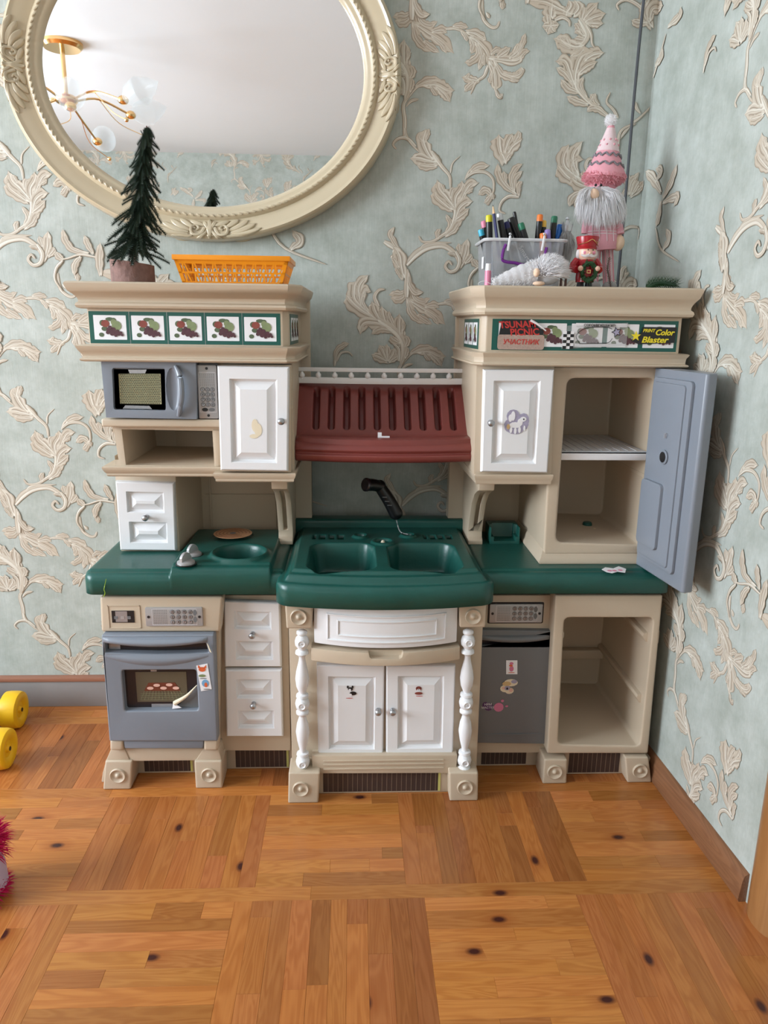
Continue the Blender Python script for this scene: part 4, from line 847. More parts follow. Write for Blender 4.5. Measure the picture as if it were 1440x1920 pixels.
# hand sprayer on its hose
h0 = at(742, 962, 2.03); h3 = at(712, 912, 2.03); h4 = at(688, 909, 2.0)
bm = B(); tube(bm, [h0, h0.lerp(h3, .5)+Vector((.002, 0, 0)), h3], lambda t: .0195-.003*t, 14); ball(bm, h0, .0195); ball(bm, h3+Vector((0, 0, .001)), .0178)
sp = part('sink_sprayer', bm, 'black', 0)
bm = B(); tube(bm, [h3, (h3+h4)/2+Vector((0, 0, .002)), h4], lambda t: .0165+.001*t, 14); finish('spray_head', bm, 'black', sp)
bm = B(); lathe(bm, h4, h4+(h4-h3).normalized()*.008, [(0, .019), (.6, .019), (1, .015)], 16); finish('spray_collar', bm, 'dark', sp)
for t in (.35, .5, .65):
    c = h0.lerp(h3, t); bm = B(); rslab(bm, c.x-.009, c.z-.001, c.x+.004, c.z+.001, .0008, c.y-.019, c.y-.017); finish('grip_rib', bm, 'dgrey', sp)
bm = B(); tube(bm, [h0+Vector((0, 0, -.012)), h0+Vector((.012, -.01, -.05)), Vector((h2.x, h2.y, .63))], .0016, 6); finish('hose', bm, 'tube', sp)

# ---- mouldings swept round a plan line
def sweep(name, path, prof, m='beige', parent=None, cap=True, ang=35):
    P = [Vector((x, y, 0)) for x, y in path]; nr = []
    for i, p in enumerate(P):
        ds = []
        if i: ds.append((P[i]-P[i-1]).normalized())
        if i < len(P)-1: ds.append((P[i+1]-P[i]).normalized())
        ns = [Vector((d.y, -d.x, 0)) for d in ds]; n_ = sum(ns, Vector()).normalized(); nr.append(n_/max(.3, n_.dot(ns[0])))
    bm = B(); rows = [[bm.verts.new((p.x+n_.x*o_, p.y+n_.y*o_, z)) for o_, z in prof] for p, n_ in zip(P, nr)]
    for a, b_ in zip(rows, rows[1:]):
        for k in range(len(prof)-1): bm.faces.new((a[k], a[k+1], b_[k+1], b_[k]))
    if cap:
        for k in (0, -1): bm.faces.new([r_[k] for r_ in rows])
        bm.faces.new(rows[0]); bm.faces.new(rows[-1])
    return finish(name, bm, m, parent or kit, ang=ang)
def cornice_prof(zb, zt, out, base=0):
    h = zt-zb; pts = [(base, zb), (base+.010, zb), (base+.017, zb+h*.04), (base+.0195, zb+h*.12), (base+.018, zb+h*.20), (base+.0135, zb+h*.255)]
    for k in range(7): t = k/6; pts.append((base+.013+(out-.013)*(1-math.cos(t*PI/2)), zb+h*(.29+.36*t)))
    return pts+[(base+out+.004, zb+h*.84), (base+out+.005, zb+h*.93), (base+out+.002, zt-.001), (base+out-.004, zt)]
def shelf_prof(zb, zt, out): 
    h = zt-zb; return [(0, zb), (out*.45, zb), (out*.62, zb+h*.12), (out*.6, zb+h*.3), (out*.78, zb+h*.45), (out*.9, zb+h*.62), (out, zb+h*.8), (out, zb+h*.93), (out*.9, zt), (0, zt)]
# left upper core
YF = 1.795
zt = at(340, 529, 1.757).z; zb = at(300, 580, 1.765).z; zfb = at(300, 648, 1.765).z; zl = at(300, 680, 1.765).z
xl = at(165, 612, YF).x; xr = at(531, 620, YF).x
pathL = [(xl, 2.14), (xl, YF), (xr, YF), (xr+.012, YF+.014), (xr+.018, 2.14)]
bm = plan(B(), pathL, zl, zt-.006); part('upper_frieze', bm, bevel=.003)
sweep('cornice', pathL, cornice_prof(zb, zt, .030)); sweep('moulding', pathL, shelf_prof(zl, zfb, .024)[0:1]+[(a, z) for a, z in cornice_prof(zl, zfb, .020)])
TILE = [('leafp', [(.28, .68, .10, .13), (.5, .84, .13, .08), (.33, .45, .10, .10), (.22, .2, .08, .09), (.62, .8, .08, .1)]), ('applep', [(.36, .66, .13, .15)]), ('pearp', [(.70, .58, .15, .20), (.62, .72, .09, .13)]),
        ('grapep', [(.45, .42, .07, .09), (.53, .36, .07, .09), (.42, .30, .06, .08), (.60, .42, .07, .09), (.55, .25, .07, .09), (.64, .28, .07, .09), (.72, .34, .06, .08), (.76, .24, .06, .08), (.82, .28, .05, .07), (.66, .18, .05, .07), (.86, .2, .04, .06), (.50, .50, .06, .08)])]
def fruit(x, z, w_, h_, Y, parent, xf=None, skip=()):
    """fruit print on a white tile; xf maps (u, depth, z) for tiles on an angled face"""
    def em(name, m, L, dep):
        bm = B()
        for (a, b_, ra, rb_) in L: disc(bm, x+a*w_, Y-dep, z+b_*h_, ra*w_, rb_*h_, 12, .0002)
        if xf: bm.transform(xf)
        finish(name, bm, m, parent, smooth=False)
    for i, (m_, L) in enumerate(TILE): em(m_.replace('leafp', 'leaves').replace('applep', 'apple').replace('pearp', 'pear').replace('grapep', 'grapes')+'_print', m_, L, .0012+.0003*i)
def tile(x, z, w_, h_, Y, parent, xf=None):
    bm = B(); rslab(bm, x, z, x+w_, z+h_, .001, Y-.0010, Y-.0004)
    if xf: bm.transform(xf)
    finish('white_tile_print', bm, 'paper', parent, smooth=False); fruit(x, z, w_, h_, Y, parent, xf)
bx0, bx1 = at(166, 612, YF).x, at(526, 620, YF).x; bz1 = at(300, 585, YF).z; bz0 = at(300, 645, YF).z
bm = B(); box(bm, bx0+.002, bx1, YF-.0004, YF+.001, bz0, bz1); fb = part('fruit_band', bm, 'pgreen', 0)
tw = (bx1-bx0)*.168; th_ = (bz1-bz0)*.76
for k in range(5): tile(bx0+(bx1-bx0)*(.028+.1955*k), bz0+(bz1-bz0)*.12, tw, th_, YF, fb)
for k in range(1, 5):
    bm = B(); xx_ = bx0+(bx1-bx0)*(.03+.1955*k)-.006; box(bm, xx_, xx_+.0008, YF-.0007, YF-.0004, bz0, bz1); finish('band_seam', bm, 'silver', fb, smooth=False)
def side_band(p0, p1, z0, z1):
    """narrow fruit band on a chamfer face from plan point p0 to p1"""
    d = Vector((p1[0]-p0[0], p1[1]-p0[1], 0)); L_ = d.length; a = math.atan2(d.y, d.x)
    xf = Matrix.Translation((p0[0], p0[1], 0)) @ Matrix.Rotation(a, 4, 'Z')
    bm = B(); box(bm, L_*.08, L_*.95, -.0006, .001, z0, z1); bm.transform(xf); o = part('fruit_band', bm, 'pgreen', 0)
    for k in range(3): tile(L_*(.14+.265*k), z0+(z1-z0)*.12, L_*.22, (z1-z0)*.76, -.0004, o, xf)
side_band((xr+.0125, YF+.02), (xr+.0165, 2.06), bz0, bz1)
# body behind the microwave and the open nook
zmid = at(300, 795, 1.81).z
bm = slab(B(), [(200, 675), (548, 675), (552, 893), (218, 893)], 1.825, 2.14)
c1 = slab(B(), [(232, 806), (399, 809), (402, 868), (238, 866)], 1.81, 1.83); 
c1.free(); c1 = B(); P = [at(*q, 1.825) for q in ((228, 805), (398, 808), (402, 874), (236, 872))]; prism(c1, [Vector((p.x, 1.80, p.z)) for p in P], [Vector((p.x, 2.12, p.z)) for p in P])
c3 = B(); P = [at(*q, 1.825) for q in ((208, 811), (214, 811), (222, 862), (216, 862))]; prism(c3, [Vector((p.x, 1.80, p.z)) for p in P], [Vector((p.x, 1.85, p.z)) for p in P])
part('upper_cabinet', cut(bm, [c1, c3]), bevel=.004)
bm = B(); P = [at(*q, 1.825) for q in ((399, 806), (412, 806), (414, 874), (404, 874))]; prism(bm, [Vector((p.x, 1.822, p.z)) for p in P], [Vector((p.x, 2.0, p.z)) for p in P]); part('nook_post', bm, bevel=.003)
p = at(190, 790, 1.805); q = at(411, 797, 1.805); z1 = at(300, 786, 1.805).z; z0 = at(300, 801, 1.805).z
bm = B(); box(bm, p.x, q.x+.003, 1.803, 1.9, z0, z1); part('microwave_shelf', bm, bevel=.005, seg=3)
z1 = at(300, 876, 1.81).z; z0 = at(300, 896, 1.81).z; p = at(212, 885, 1.835); q = at(412, 885, 1.835)
pathl = [(p.x, 2.14), (p.x, 1.835), (q.x, 1.835), (q.x, 1.805), (at(548, 895, 1.805).x, 1.805), (at(548, 895, 1.805).x+.004, 2.14)]
sweep('shelf_moulding', [(p.x, 2.14), (p.x, 1.835), (q.x+.01, 1.835)], shelf_prof(z0, z1, .020))
z1 = at(480, 888, 1.79).z; z0 = at(480, 905, 1.79).z
sweep('shelf_moulding', [(q.x+.003, 1.9), (q.x+.003, 1.805), (at(546, 895, 1.805).x, 1.805), (at(546, 895, 1.805).x+.004, 2.14)], shelf_prof(z0, z1, .012)); 
bm = slab(B(), [(412, 684), (546, 684), (546, 886), (414, 884)], 1.800, 2.0); part('cabinet_side', bm, bevel=.003)
px = [(409, 685), (543, 687), (541, 882), (415, 880)]; d = pdoor('cabinet_door', px, 1.800, pfrac(px, [(431, 708, 521, 864)])); knob(528, 789, 1.784, d)
sdisc([(478, 798, 6, 12), (484, 806, 7, 12), (476, 818, 8, 4)], 1.7838, 'peel', d, 'glue_residue')
# microwave
bm = slab(B(), [(189, 677), (367, 680), (369, 786), (199, 783)], 1.795, 1.84)
c1 = B(); P = [at(*q, 1.795) for q in ((210, 690), (309, 690), (311, 770), (213, 768))]; q = rquad(P, .006); prism(c1, [Vector((p.x, 1.78, p.z)) for p in q], [Vector((p.x, 1.806, p.z)) for p in q])
c2 = B(); P2 = [at(*q, 1.795) for q in ((331, 697), (336, 697), (338, 765), (334, 765))]
ball(c2, at(324, 730, 1.795), .05, (.32, .14, 1)); 
mw = part('microwave', cut(bm, [c1, c2]), 'blue', .004, seg=3)
bm = B(); P = [at(*q, 1.806) for q in ((211, 692), (309, 692), (311, 769), (214, 767))]; prism(bm, P, [p+Vector((0, .002, 0)) for p in P]); finish('microwave_window', bm, 'dark', mw, smooth=False)
bm = B(); P = [at(*q, 1.8045) for q in ((222, 701), (301, 701), (303, 758), (225, 757))]; prism(bm, P, [p+Vector((0, .001, 0)) for p in P]); finish('mesh_screen_print', bm, 'khaki', mw, smooth=False)
xa, xb, za, zb_ = P[0].x, P[1].x, P[2].z, P[0].z; bm = B()
for i in range(22):
    for j in range(17):
        xx_ = xa+.002+(xb-xa-.003)*(i+.5*(j % 2))/22.5+j*.00016*0; zz_ = za+(zb_-za)*(j+.5)/17; dx_ = (zb_-zz_)/(zb_-za)*-.0035
        box(bm, xx_-.0009+dx_+.003, xx_+.0009+dx_+.003, 1.8040, 1.8045, zz_-.0011, zz_+.0011)
finish('screen_dots_print', bm, 'blackp', mw, smooth=False)['kind'] = 'stuff'
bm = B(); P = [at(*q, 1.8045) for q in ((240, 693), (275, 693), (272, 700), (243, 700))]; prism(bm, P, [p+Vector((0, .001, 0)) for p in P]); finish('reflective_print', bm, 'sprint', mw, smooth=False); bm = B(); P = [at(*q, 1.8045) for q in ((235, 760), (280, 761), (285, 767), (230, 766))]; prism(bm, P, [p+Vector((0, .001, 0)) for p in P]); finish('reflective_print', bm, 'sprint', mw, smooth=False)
bm = B(); tube(bm, [at(329, 686, 1.793), at(337, 705, 1.782), at(340, 735, 1.779), at(338, 762, 1.783), at(335, 780, 1.793)], lambda t: .0045+.003*math.sin(PI*t), 10); finish('microwave_handle', bm, 'blue', mw)
keypad([(369, 684), (406, 685), (410, 785), (374, 784)], 1.812, False)
# drawer unit standing on the counter
a = at(222, 960, 1.93).x; b2 = at(334, 960, 1.93).x
bm = plan(B(), [(a, 1.925), (b2, 1.925), (b2+.004, 1.955), (-.432, 2.14), (a-.005, 2.14)], .604, at(300, 893, 1.84).z); part('spice_cabinet', bm, bevel=.003)
px = [(219, 900), (329, 903), (333, 1030), (228, 1029)]; d = pdoor('false_drawer_front', px, 1.925, pfrac(px, [(238, 918, 309, 957), (240, 974, 313, 1014)])); knob(275, 969, 1.909, d)
bm = B(); box(bm, -.50, -.119, 2.118, 2.16, .60, .90); part('back_panel', bm, bevel=.002)
for (a, b_, c, dd) in ((.0, .31, .62, .625), (-.0, 0, 0, 0)):
    pass
bm = B(); box(bm, -.425, -.205, 2.113, 2.12, .715, .719); box(bm, -.412, -.408, 2.113, 2.12, .62, .82); box(bm, -.226, -.222, 2.113, 2.12, .62, .82); part('back_panel_ribs', bm, bevel=.001)
bm = B(); prism(bm, [(xr-.05, 2.14, .60), (-.119, 2.14, .60), (-.119, 2.14, 1.27), (xr-.05, 2.14, 1.27)], [(xr-.05, 2.16, .60), (-.119, 2.16, .60), (-.119, 2.16, 1.27), (xr-.05, 2.16, 1.27)]); part('back_flange', bm, bevel=.003)
def bracket(x0, x1, ztop, Yt):
    pr = [(Yt, ztop), (Yt+.004, ztop-.02), (Yt+.03, ztop-.028), (Yt+.07, ztop-.045), (Yt+.11, ztop-.08), (Yt+.135, ztop-.13), (Yt+.15, .64), (Yt+.148, .626), (Yt+.135, .618), (Yt+.135, .606), (2.13, .606), (2.13, ztop)]
    bm = prism(B(), [(x0, y, z) for y, z in pr], [(x1, y, z) for y, z in pr])
    xm_ = (x0+x1)/2; sl = [(Yt+.02, ztop-.035), (Yt+.075, ztop-.04), (Yt+.125, ztop-.085), (Yt+.150, ztop-.14), (Yt+.162, .66), (Yt+.13, .65), (Yt+.10, .75), (Yt+.03, ztop-.07)]
    pr2 = [(y-.012, z) for y, z in pr[2:7]]+[(Yt+.165, .65), (Yt+.15, ztop-.12), (Yt+.12, ztop-.07), (Yt+.06, ztop-.036)]
    cu = prism(B(), [(xm_-.0055, y, z) for y, z in pr2], [(xm_+.0055, y, z) for y, z in pr2])
    part('bracket', cut(bm, [cu]), bevel=.003)
bracket(-.205, -.165, at(520, 903, 1.85).z, 1.85)
# ---- hood between the cupboards
hx0, hx1 = at(552, 800, 1.95).x, at(893, 800, 1.95).x
prof = catmull([(2.13, 1.043, 0), (2.07, 1.043, 0), (2.04, 1.035, 0), (1.985, .985, 0), (1.935, .935, 0), (1.915, .922, 0), (1.885, .917, 0), (1.862, .908, 0), (1.853, .896, 0), (1.858, .887, 0), (1.852, .880, 0), (1.86, .866, 0), (1.89, .862, 0), (2.0, .865, 0), (2.13, .865, 0)], 14)
xs = np.linspace(hx0, hx1, 330); pa = np.array([[p.x, p.y] for p in prof]); nP = len(pa)
tang = np.gradient(pa, axis=0); nn = np.stack([-tang[:, 1], tang[:, 0]], 1); nn /= np.linalg.norm(nn, axis=1)[:, None]+1e-9
sl = np.cumsum(np.r_[0, np.linalg.norm(np.diff(pa, axis=0), axis=1)])
i0 = np.argmin(np.abs(pa[:, 0]-2.035)+(np.arange(nP) > nP//2)*9); i1 = np.argmin(np.abs(pa[:, 0]-1.937)+(np.arange(nP) > nP//2)*9)
s0, s1_ = sl[i0], sl[i1]
XX_ = np.repeat(xs[:, None], nP, 1); SS = np.repeat(sl[None, :], len(xs), 0)
k = (xs-hx0)/(hx1-hx0); sx0, sx1 = .075, .915; ph = (k-sx0)/(sx1-sx0)*10
depth = np.zeros_like(XX_)
for c_ in range(10):
    cx_ = hx0+(hx1-hx0)*(sx0+(sx1-sx0)*(c_+.5)/10)
    depth = np.maximum(depth, 1-sstep(-.0035, .0015, sdrr(XX_, SS, cx_, (s0+s1_)/2, .0085, (s1_-s0)/2+.004, .008)))
u_ = (xs-(hx0+hx1)/2)/((hx1-hx0)/2)
lipw = sstep(1.95, 1.88, pa[:, 0]) if False else np.clip((1.95-pa[:, 0])/.07, 0, 1)
bow = .032*(1-u_**2)[:, None]*lipw[None, :]
edge = sstep(0, .045, 1-np.abs(u_))[:, None]
YY = pa[None, :, 0]-bow+depth*.030*np.abs(nn[None, :, 0])+(1-edge)*lipw[None, :]*.018; ZZ = pa[None, :, 1]-depth*.030*np.abs(nn[None, :, 1])
hood = grid_mesh('range_hood', XX_, YY, ZZ, 'maroon', kit, 0)
bm = B()
for x_ in (hx0, hx1):
    bm.faces.new([bm.verts.new((x_, YY[0, j], ZZ[0, j])) for j in range(nP)])
bmesh.ops.triangulate(bm, faces=bm.faces); finish('hood_end', bm, 'maroon', hood, smooth=False)
hz = .896
bm = B(); prism(bm, [(.076, 1.846, .9085), (.080, 1.846, .9085), (.08, 1.85, .912), (.102, 1.85, .9115), (.108, 1.846, .909), (.10, 1.842, .907), (.083, 1.842, .9075)], [(.076, 1.8455, .9080), (.080, 1.8455, .9080), (.08, 1.8495, .9115), (.102, 1.8495, .911), (.108, 1.8455, .9085), (.10, 1.8415, .9065), (.083, 1.8415, .907)])
bm.free()
c = at(717, 816, 1.868); bm = B(); box(bm, c.x-.012, c.x-.002, 1.861, 1.862, c.z-.008, c.z+.008); box(bm, c.x-.012, c.x+.018, 1.8605, 1.8615, c.z-.008, c.z-.001); finish('torn_sticker', bm, 'paper', hood, smooth=False)
zA, zB2 = at(720, 856, 1.83).z, at(720, 824, 1.83).z
bowed('hood_bumper', hx0+.007, hx1-.007, zA, zB2, 1.868, .040, .06, 'maroon', hood, n=24, bev=.012)
# gallery rail
ra, rb2 = at(557, 705, 2.02).x, at(882, 705, 2.02).x; rz1, rz0 = at(720, 692, 2.02).z, at(720, 719, 2.02).z
rail = None
def bowbar(name, z0, z1, th, parent):
    return bowed(name, ra, rb2, z0, z1, 2.035, .02, th, 'white', parent, n=20, bev=.0012)
rail = bowbar('gallery_rail', rz1-.0085, rz1+.002, .008, kit); bowbar('bottom_bar', rz0-.002, rz0+.014, .014, rail)
for k in range(11):
    x_ = ra+.012+(rb2-ra-.024)*k/10; y_ = 2.035-.02*(1-((2*(x_-ra)/(rb2-ra))-1)**2)+.004
    bm = B(); lathe(bm, (x_, y_, rz0+.01), (x_, y_, rz1-.007), [(0, .005), (.1, .0045), (.3, .0075), (.55, .0075), (.85, .003), (1, .005)], 10); finish('rail_spindle', bm, 'white', rail)
for x_ in (ra, rb2):
    bm = B(); box(bm, x_-.003, x_+.003, 2.025, 2.05, rz0, rz1+.006); finish('rail_end', bm, 'white', rail, bevel=.001)

# ---- right upper: cornice, cupboard, fridge
xl = at(912, 620, YF).x; xr_ = at(1277, 620, YF).x
zt = 1.289; zb = at(1100, 594, 1.765).z; zfb = at(1100, 662, 1.765).z; zl = at(1100, 689, 1.765).z
pathR = [(at(858, 620, 2.1).x, 2.14), (xl-.036, YF+.075), (xl-.03, YF+.05), (xl, YF), (xr_, YF), (xr_, 2.14)]
pathR = [(xl-.018, 2.14), (xl-.012, YF+.014), (xl, YF), (xr_, YF), (xr_, 2.14)]
bm = plan(B(), pathR, zl, zt-.006); part('upper_frieze', bm, bevel=.003)
def clipx(prof): return prof
sweep('cornice', pathR, cornice_prof(zb, zt, .026)); sweep('moulding', pathR, cornice_prof(zl, zfb, .014))
bx0, bx1 = at(923, 612, YF).x, at(1271, 620, YF).x; bz1 = at(1100, 600, YF).z; bz0 = at(1100, 658, YF).z
bm = B(); box(bm, bx0, bx1, YF-.0004, YF+.001, bz0, bz1); fb = part('fruit_band', bm, 'pgreen', 0)
tw = (bx1-bx0)*.168; th_ = (bz1-bz0)*.76
for k in range(5): tile(bx0+(bx1-bx0)*(.035+.195*k), bz0+(bz1-bz0)*.12, tw, th_, YF, fb)
side_band((xl-.0165, 2.06), (xl-.0125, YF+.02), bz0, bz1)
# stickers over the band
def bq(u, v, Y): return Vector((bx0+(bx1-bx0)*u, Y, bz0+(bz1-bz0)*v))
Y1 = YF-.0028
flat('picnic_sticker', [bq(.035, .46, Y1), bq(.05, .98, Y1), bq(.20, .98, Y1), bq(.275, .62, Y1), bq(.27, .46, Y1)], 'blackp', fb)
text('sticker_lettering', 'TSUNAM', .0215, bq(.135, .82, Y1-.0009), 'redp', fb, shear=-.15, ry=.04, bold=.0006)
text('sticker_lettering', 'PICNIC', .0215, bq(.175, .58, Y1-.0009), 'redp', fb, shear=-.15, ry=.03, bold=.0006)
bm = B(); a = bq(.03, .02, 0); b_ = bq(.28, .50, 0); rslab(bm, a.x, a.z, b_.x, b_.z, .006, Y1-.0012, Y1-.0006); pl = finish('participant_sticker', bm, 'kraft', fb, smooth=False)
text('sticker_lettering', 'УЧАСТНИК', .0155, bq(.155, .26, Y1-.0014), 'redp', fb, shear=.15, bold=.0003)
bm = B(); tube(bm, [bq(.20, .97, Y1-.003), bq(.245, .82, Y1-.004), bq(.285, .64, Y1-.002)], lambda t: .003*(1-.5*t), 8); finish('peeled_sticker_edge', bm, 'paper', fb)
flat('checker_sticker', [bq(.375, .06, YF-.0030), bq(.375, .80, YF-.0030), bq(.725, .93, YF-.0030), bq(.725, .18, YF-.0030)][::1], clear('clear_film', (.9, .9, .9), .12, .2), fb)
bm = B(); cs_ = .0068
for i in range(3):
    for j in range(6):
        if (i+j) % 2 == 0:
            p = bq(.38, .06, Y1-.001); xq, zq = p.x+i*cs_*1.25, p.z+j*cs_; box(bm, xq, xq+cs_*1.25, Y1-.0016, Y1-.001, zq, zq+cs_)
finish('black_checks_print', bm, 'blackp', fb, smooth=False)
p = bq(.38, .06, Y1); bm = B(); box(bm, p.x, p.x+cs_*3.75, Y1-.0009, Y1-.0004, p.z, p.z+cs_*6); finish('white_checks_print', bm, 'paper', fb, smooth=False)
bm = B(); box(bm, bq(.445, 0, 0).x, bq(.72, 0, 0).x, Y1-.0008, Y1-.0004, bq(0, .78, 0).z, bq(0, .90, 0).z); box(bm, bq(.445, 0, 0).x, bq(.72, 0, 0).x, Y1-.0008, Y1-.0004, bq(0, .14, 0).z, bq(0, .24, 0).z); finish('white_sticker_border', bm, 'paper', fb, smooth=False)
star = []
for k in range(10):
    a = PI/2+k*PI/5+.3; r = (.013, .006)[k % 2]; c = bq(.665, .62, Y1-.0015); star.append(c+Vector((r*math.cos(a), 0, r*math.sin(a))))
flat('star_outline_print', star, 'blackp', fb); c = sum(star, Vector())/10
flat('star_print', [c+(p-c)*.72+Vector((0, -.0008, 0)) for p in star], 'lav', fb)
bm = B(); o_ = [bq(.47, .24, 0), bq(.45, .5, 0), bq(.50, .74, 0), bq(.60, .78, 0), bq(.64, .72, 0)]
tube(bm, [Vector((p.x, Y1-.002, p.z)) for p in o_], .0007, 4); tube(bm, [Vector((p.x, Y1-.002, p.z)) for p in (bq(.47, .24, 0), bq(.6, .26, 0), bq(.63, .30, 0), bq(.645, .42, 0))], .0007, 4); finish('outline_print', bm, 'blackp', fb)
text('mirrored_lettering', 'COLORBLASTER.RU', .0085, bq(.57, .84, Y1-.0018), 'blackp', fb, sx=-1, ry=PI, shear=.1)
flat('lettering_backing', [bq(.745, .36, Y1), bq(.80, .62, Y1), bq(.805, .80, Y1), bq(.99, .80, Y1), bq(.985, .30, Y1), bq(.79, .24, Y1)], 'blackp', fb)
text('sticker_lettering', 'PRINT', .0105, bq(.84, .68, Y1-.0009), 'yellowp', fb, shear=.2, bold=.0002)
text('sticker_lettering', 'Color', .0185, bq(.925, .62, Y1-.0009), 'yellowp', fb, shear=.25, bold=.0005)
text('sticker_lettering', 'Blaster', .0195, bq(.875, .38, Y1-.0009), 'yellowp', fb, shear=.25, bold=.0005, sx=1.15)
star = []
for k in range(10):
    a = PI/2+k*PI/5; r = (.0125, .0052)[k % 2]; c = bq(.772, .50, Y1-.0008); star.append(c+Vector((r*math.cos(a), 0, r*math.sin(a))))
flat('yellow_star_print', star, 'yellowp', fb)
# cupboard
bm = slab(B(), [(893, 685), (1040, 685), (1034, 892), (888, 890)], 1.802, 2.14); part('cabinet_side', bm, bevel=.003)
px = [(905, 692), (1037, 692), (1024, 885), (900, 883)]; d = pdoor('cabinet_door', px, 1.802, pfrac(px, [(924, 712, 1012, 866)])); knob(919, 792, 1.786, d)
UN = [(968, 796, 23, 14), (962, 780, 12, 12), (981, 789, 11, 14), (955, 801, 9, 9), (966, 806, 15, 8)]
sdisc(UN, 1.7855, 'lav', d, 'unicorn_sticker'); sdisc([(966, 797, 11, 5.5), (975, 792, 5, 7), (981, 786, 6, 4.5), (962, 780, 4, 9), (957, 784, 3.5, 7)], 1.7848, 'paper', d, 'white_unicorn_print')
sdisc([(958, 806, 2.5, 6), (966, 808, 2.5, 6), (974, 806, 2.5, 6), (983, 803, 2, 5)], 1.7846, 'paper', d, 'unicorn_legs_print'); sdisc([(953, 800, 3, 5)], 1.7842, 'tanp', d, 'unicorn_tail_print'); sdisc([(982, 786, 1.2, 1.5)], 1.7840, 'blackp', d, 'unicorn_eye_print')
z1 = at(960, 889, 1.80).z; z0 = at(960, 908, 1.80).z
sweep('shelf_moulding', [(at(893, 895, 1.805).x-.004, 2.14), (at(896, 895, 1.805).x, 1.805), (at(1028, 895, 1.805).x, 1.805), (at(1028, 895, 1.805).x, 1.9)], shelf_prof(z0, z1, .010))
bracket(.322, .362, at(910, 906, 1.85).z, 1.85)
bm = B(); box(bm, .28, .56, 2.118, 2.16, .60, .90); part('back_panel', bm, bevel=.002)
xa = .287; bm = B(); box(bm, xa, .40, 2.14, 2.16, .60, 1.265); fl = part('back_flange', bm, bevel=.003)
p = at(858, 886, 2.14); q = at(858, 956, 2.14); bm = B()
for k in range(13):
    z_ = q.z+(p.z-q.z)*k/12; tube(bm, [(p.x-.006, 2.137, z_-.003), (p.x, 2.134, z_), (p.x+.006, 2.137, z_+.003)], .0032, 6, 2)
finish('rope_ornament', bm, 'beige', fl)
# fridge body
bm = slab(B(), [(1037, 686), (1245, 686), (1219, 1040), (1019, 1040)], 1.812, 2.14)
c1 = B(); P = [at(*q, 1.812) for q in ((1064, 709), (1231, 709), (1204, 1022), (1042, 1017))]; q = rquad(P, .020); prism(c1, [Vector((p.x, 1.79, p.z)) for p in q], [Vector((p.x*.985+.01, 2.125, p.z)) for p in q])
fr = part('fridge_cabinet', cut(bm, [c1]), bevel=.006, seg=3)
xa = at(1019, 1050, 1.812).x; xb = at(1219, 1050, 1.812).x
zb0 = .605; zb1 = at(1019, 1032, 1.81).z
sweep('fridge_base', [(xa, 2.14), (xa, 1.818), (xb, 1.818), (xb, 1.9)], [(0, zb0), (.009, zb0), (.012, zb0+.004), (.012, zb0+.012), (.008, zb0+.018), (.004, zb1-.004), (0, zb1)])
p = at(1049, 849, 1.83); q = at(1210, 851, 1.83); z1 = at(1130, 846, 1.83).z; z0 = at(1130, 862, 1.83).z
bm = B(); box(bm, p.x+.001, q.x, 1.822, 2.12, z1-.006, z1); box(bm, p.x+.001, q.x, 1.822, 1.828, z0, z1); sh = part('fridge_shelf', bm, 'white', .0015)
for k in range(9):
    x_ = p.x+.02+(q.x-p.x-.04)*k/8; bm = B(); box(bm, x_-.0015, x_+.0015, 1.84, 2.11, z1, z1+.0012); finish('shelf_ridge', bm, 'white', sh, smooth=False)
bm = B(); p = at(1190, 880, 1.90); box(bm, p.x, p.x+.03, 1.83, 2.1, p.z-.01, p.z); finish('shelf_support', bm, 'beige', fr, bevel=.002)
# fridge door, open towards the room
hg = Vector((.730, 1.808, 0)); th = math.radians(-83); DW = .215; DT = .052
xf = Matrix.Translation(hg) @ Matrix.Rotation(th, 4, 'Z')     # local x = along the door away from the hinge, local +y = outer face
def dbox(bm, x0, x1, y0, y1, z0, z1): return box(bm, x0, x1, y0, y1, z0, z1)
DZ0, DZ1 = .607, 1.105
bm = B()
pts = [(0, .0), (DW, 0), (DW+.004, .006), (DW+.002, .026), (DW-.02, .040), (DW*.5, .052), (.03, .048), (0, .040)]
prism(bm, [(x, y, DZ0) for x, y in pts], [(x, y, DZ1) for x, y in pts]); bm.transform(xf); fdoor = part('fridge_door', bm, 'blue', .006, seg=3)
def inner(name, x0, x1, z0, z1, d, r, m='blue', y=0):
    bm = B(); P_ = rr(x0, z0, x1, z1, r); prism(bm, [(x, y-d, z) for x, z in P_], [(x, y+.003, z) for x, z in P_]); bm.transform(xf); return finish(name, bm, m, fdoor, bevel=.003, ang=30)
inner('door_liner', .012, DW-.035, DZ0+.03, DZ1-.02, .008, .012)
inner('door_liner', .018, DW-.055, DZ0+.04, DZ1-.03, .012, .010)
inner('bottle_pocket', .022, DW-.10, DZ0+.07, .84, .020, .012)
c = xf @ Vector((.105, -.013, .905)); bm = B(); nv = xf.to_3x3() @ Vector((0, -1, 0)); lathe(bm, c, c+nv*.004, [(0, .017), (.7, .017), (1, .014)], 24); finish('latch_ring', bm, 'blue', fdoor)
bm = B(); lathe(bm, c+nv*.003, c+nv*.005, [(0, .0125), (1, .0125)], 20); finish('latch_hole', bm, 'black', fdoor)
bm = B(); tube(bm, [c+nv*.006+Vector((0, 0, .045+.0)), c+nv*.003+Vector((0, .004, .055)), c+nv*.003+Vector((0, -.004, .055)), c+nv*.003+Vector((0, 0, .045))], .0007, 5); finish('recycling_mark', bm, 'silver', fdoor)
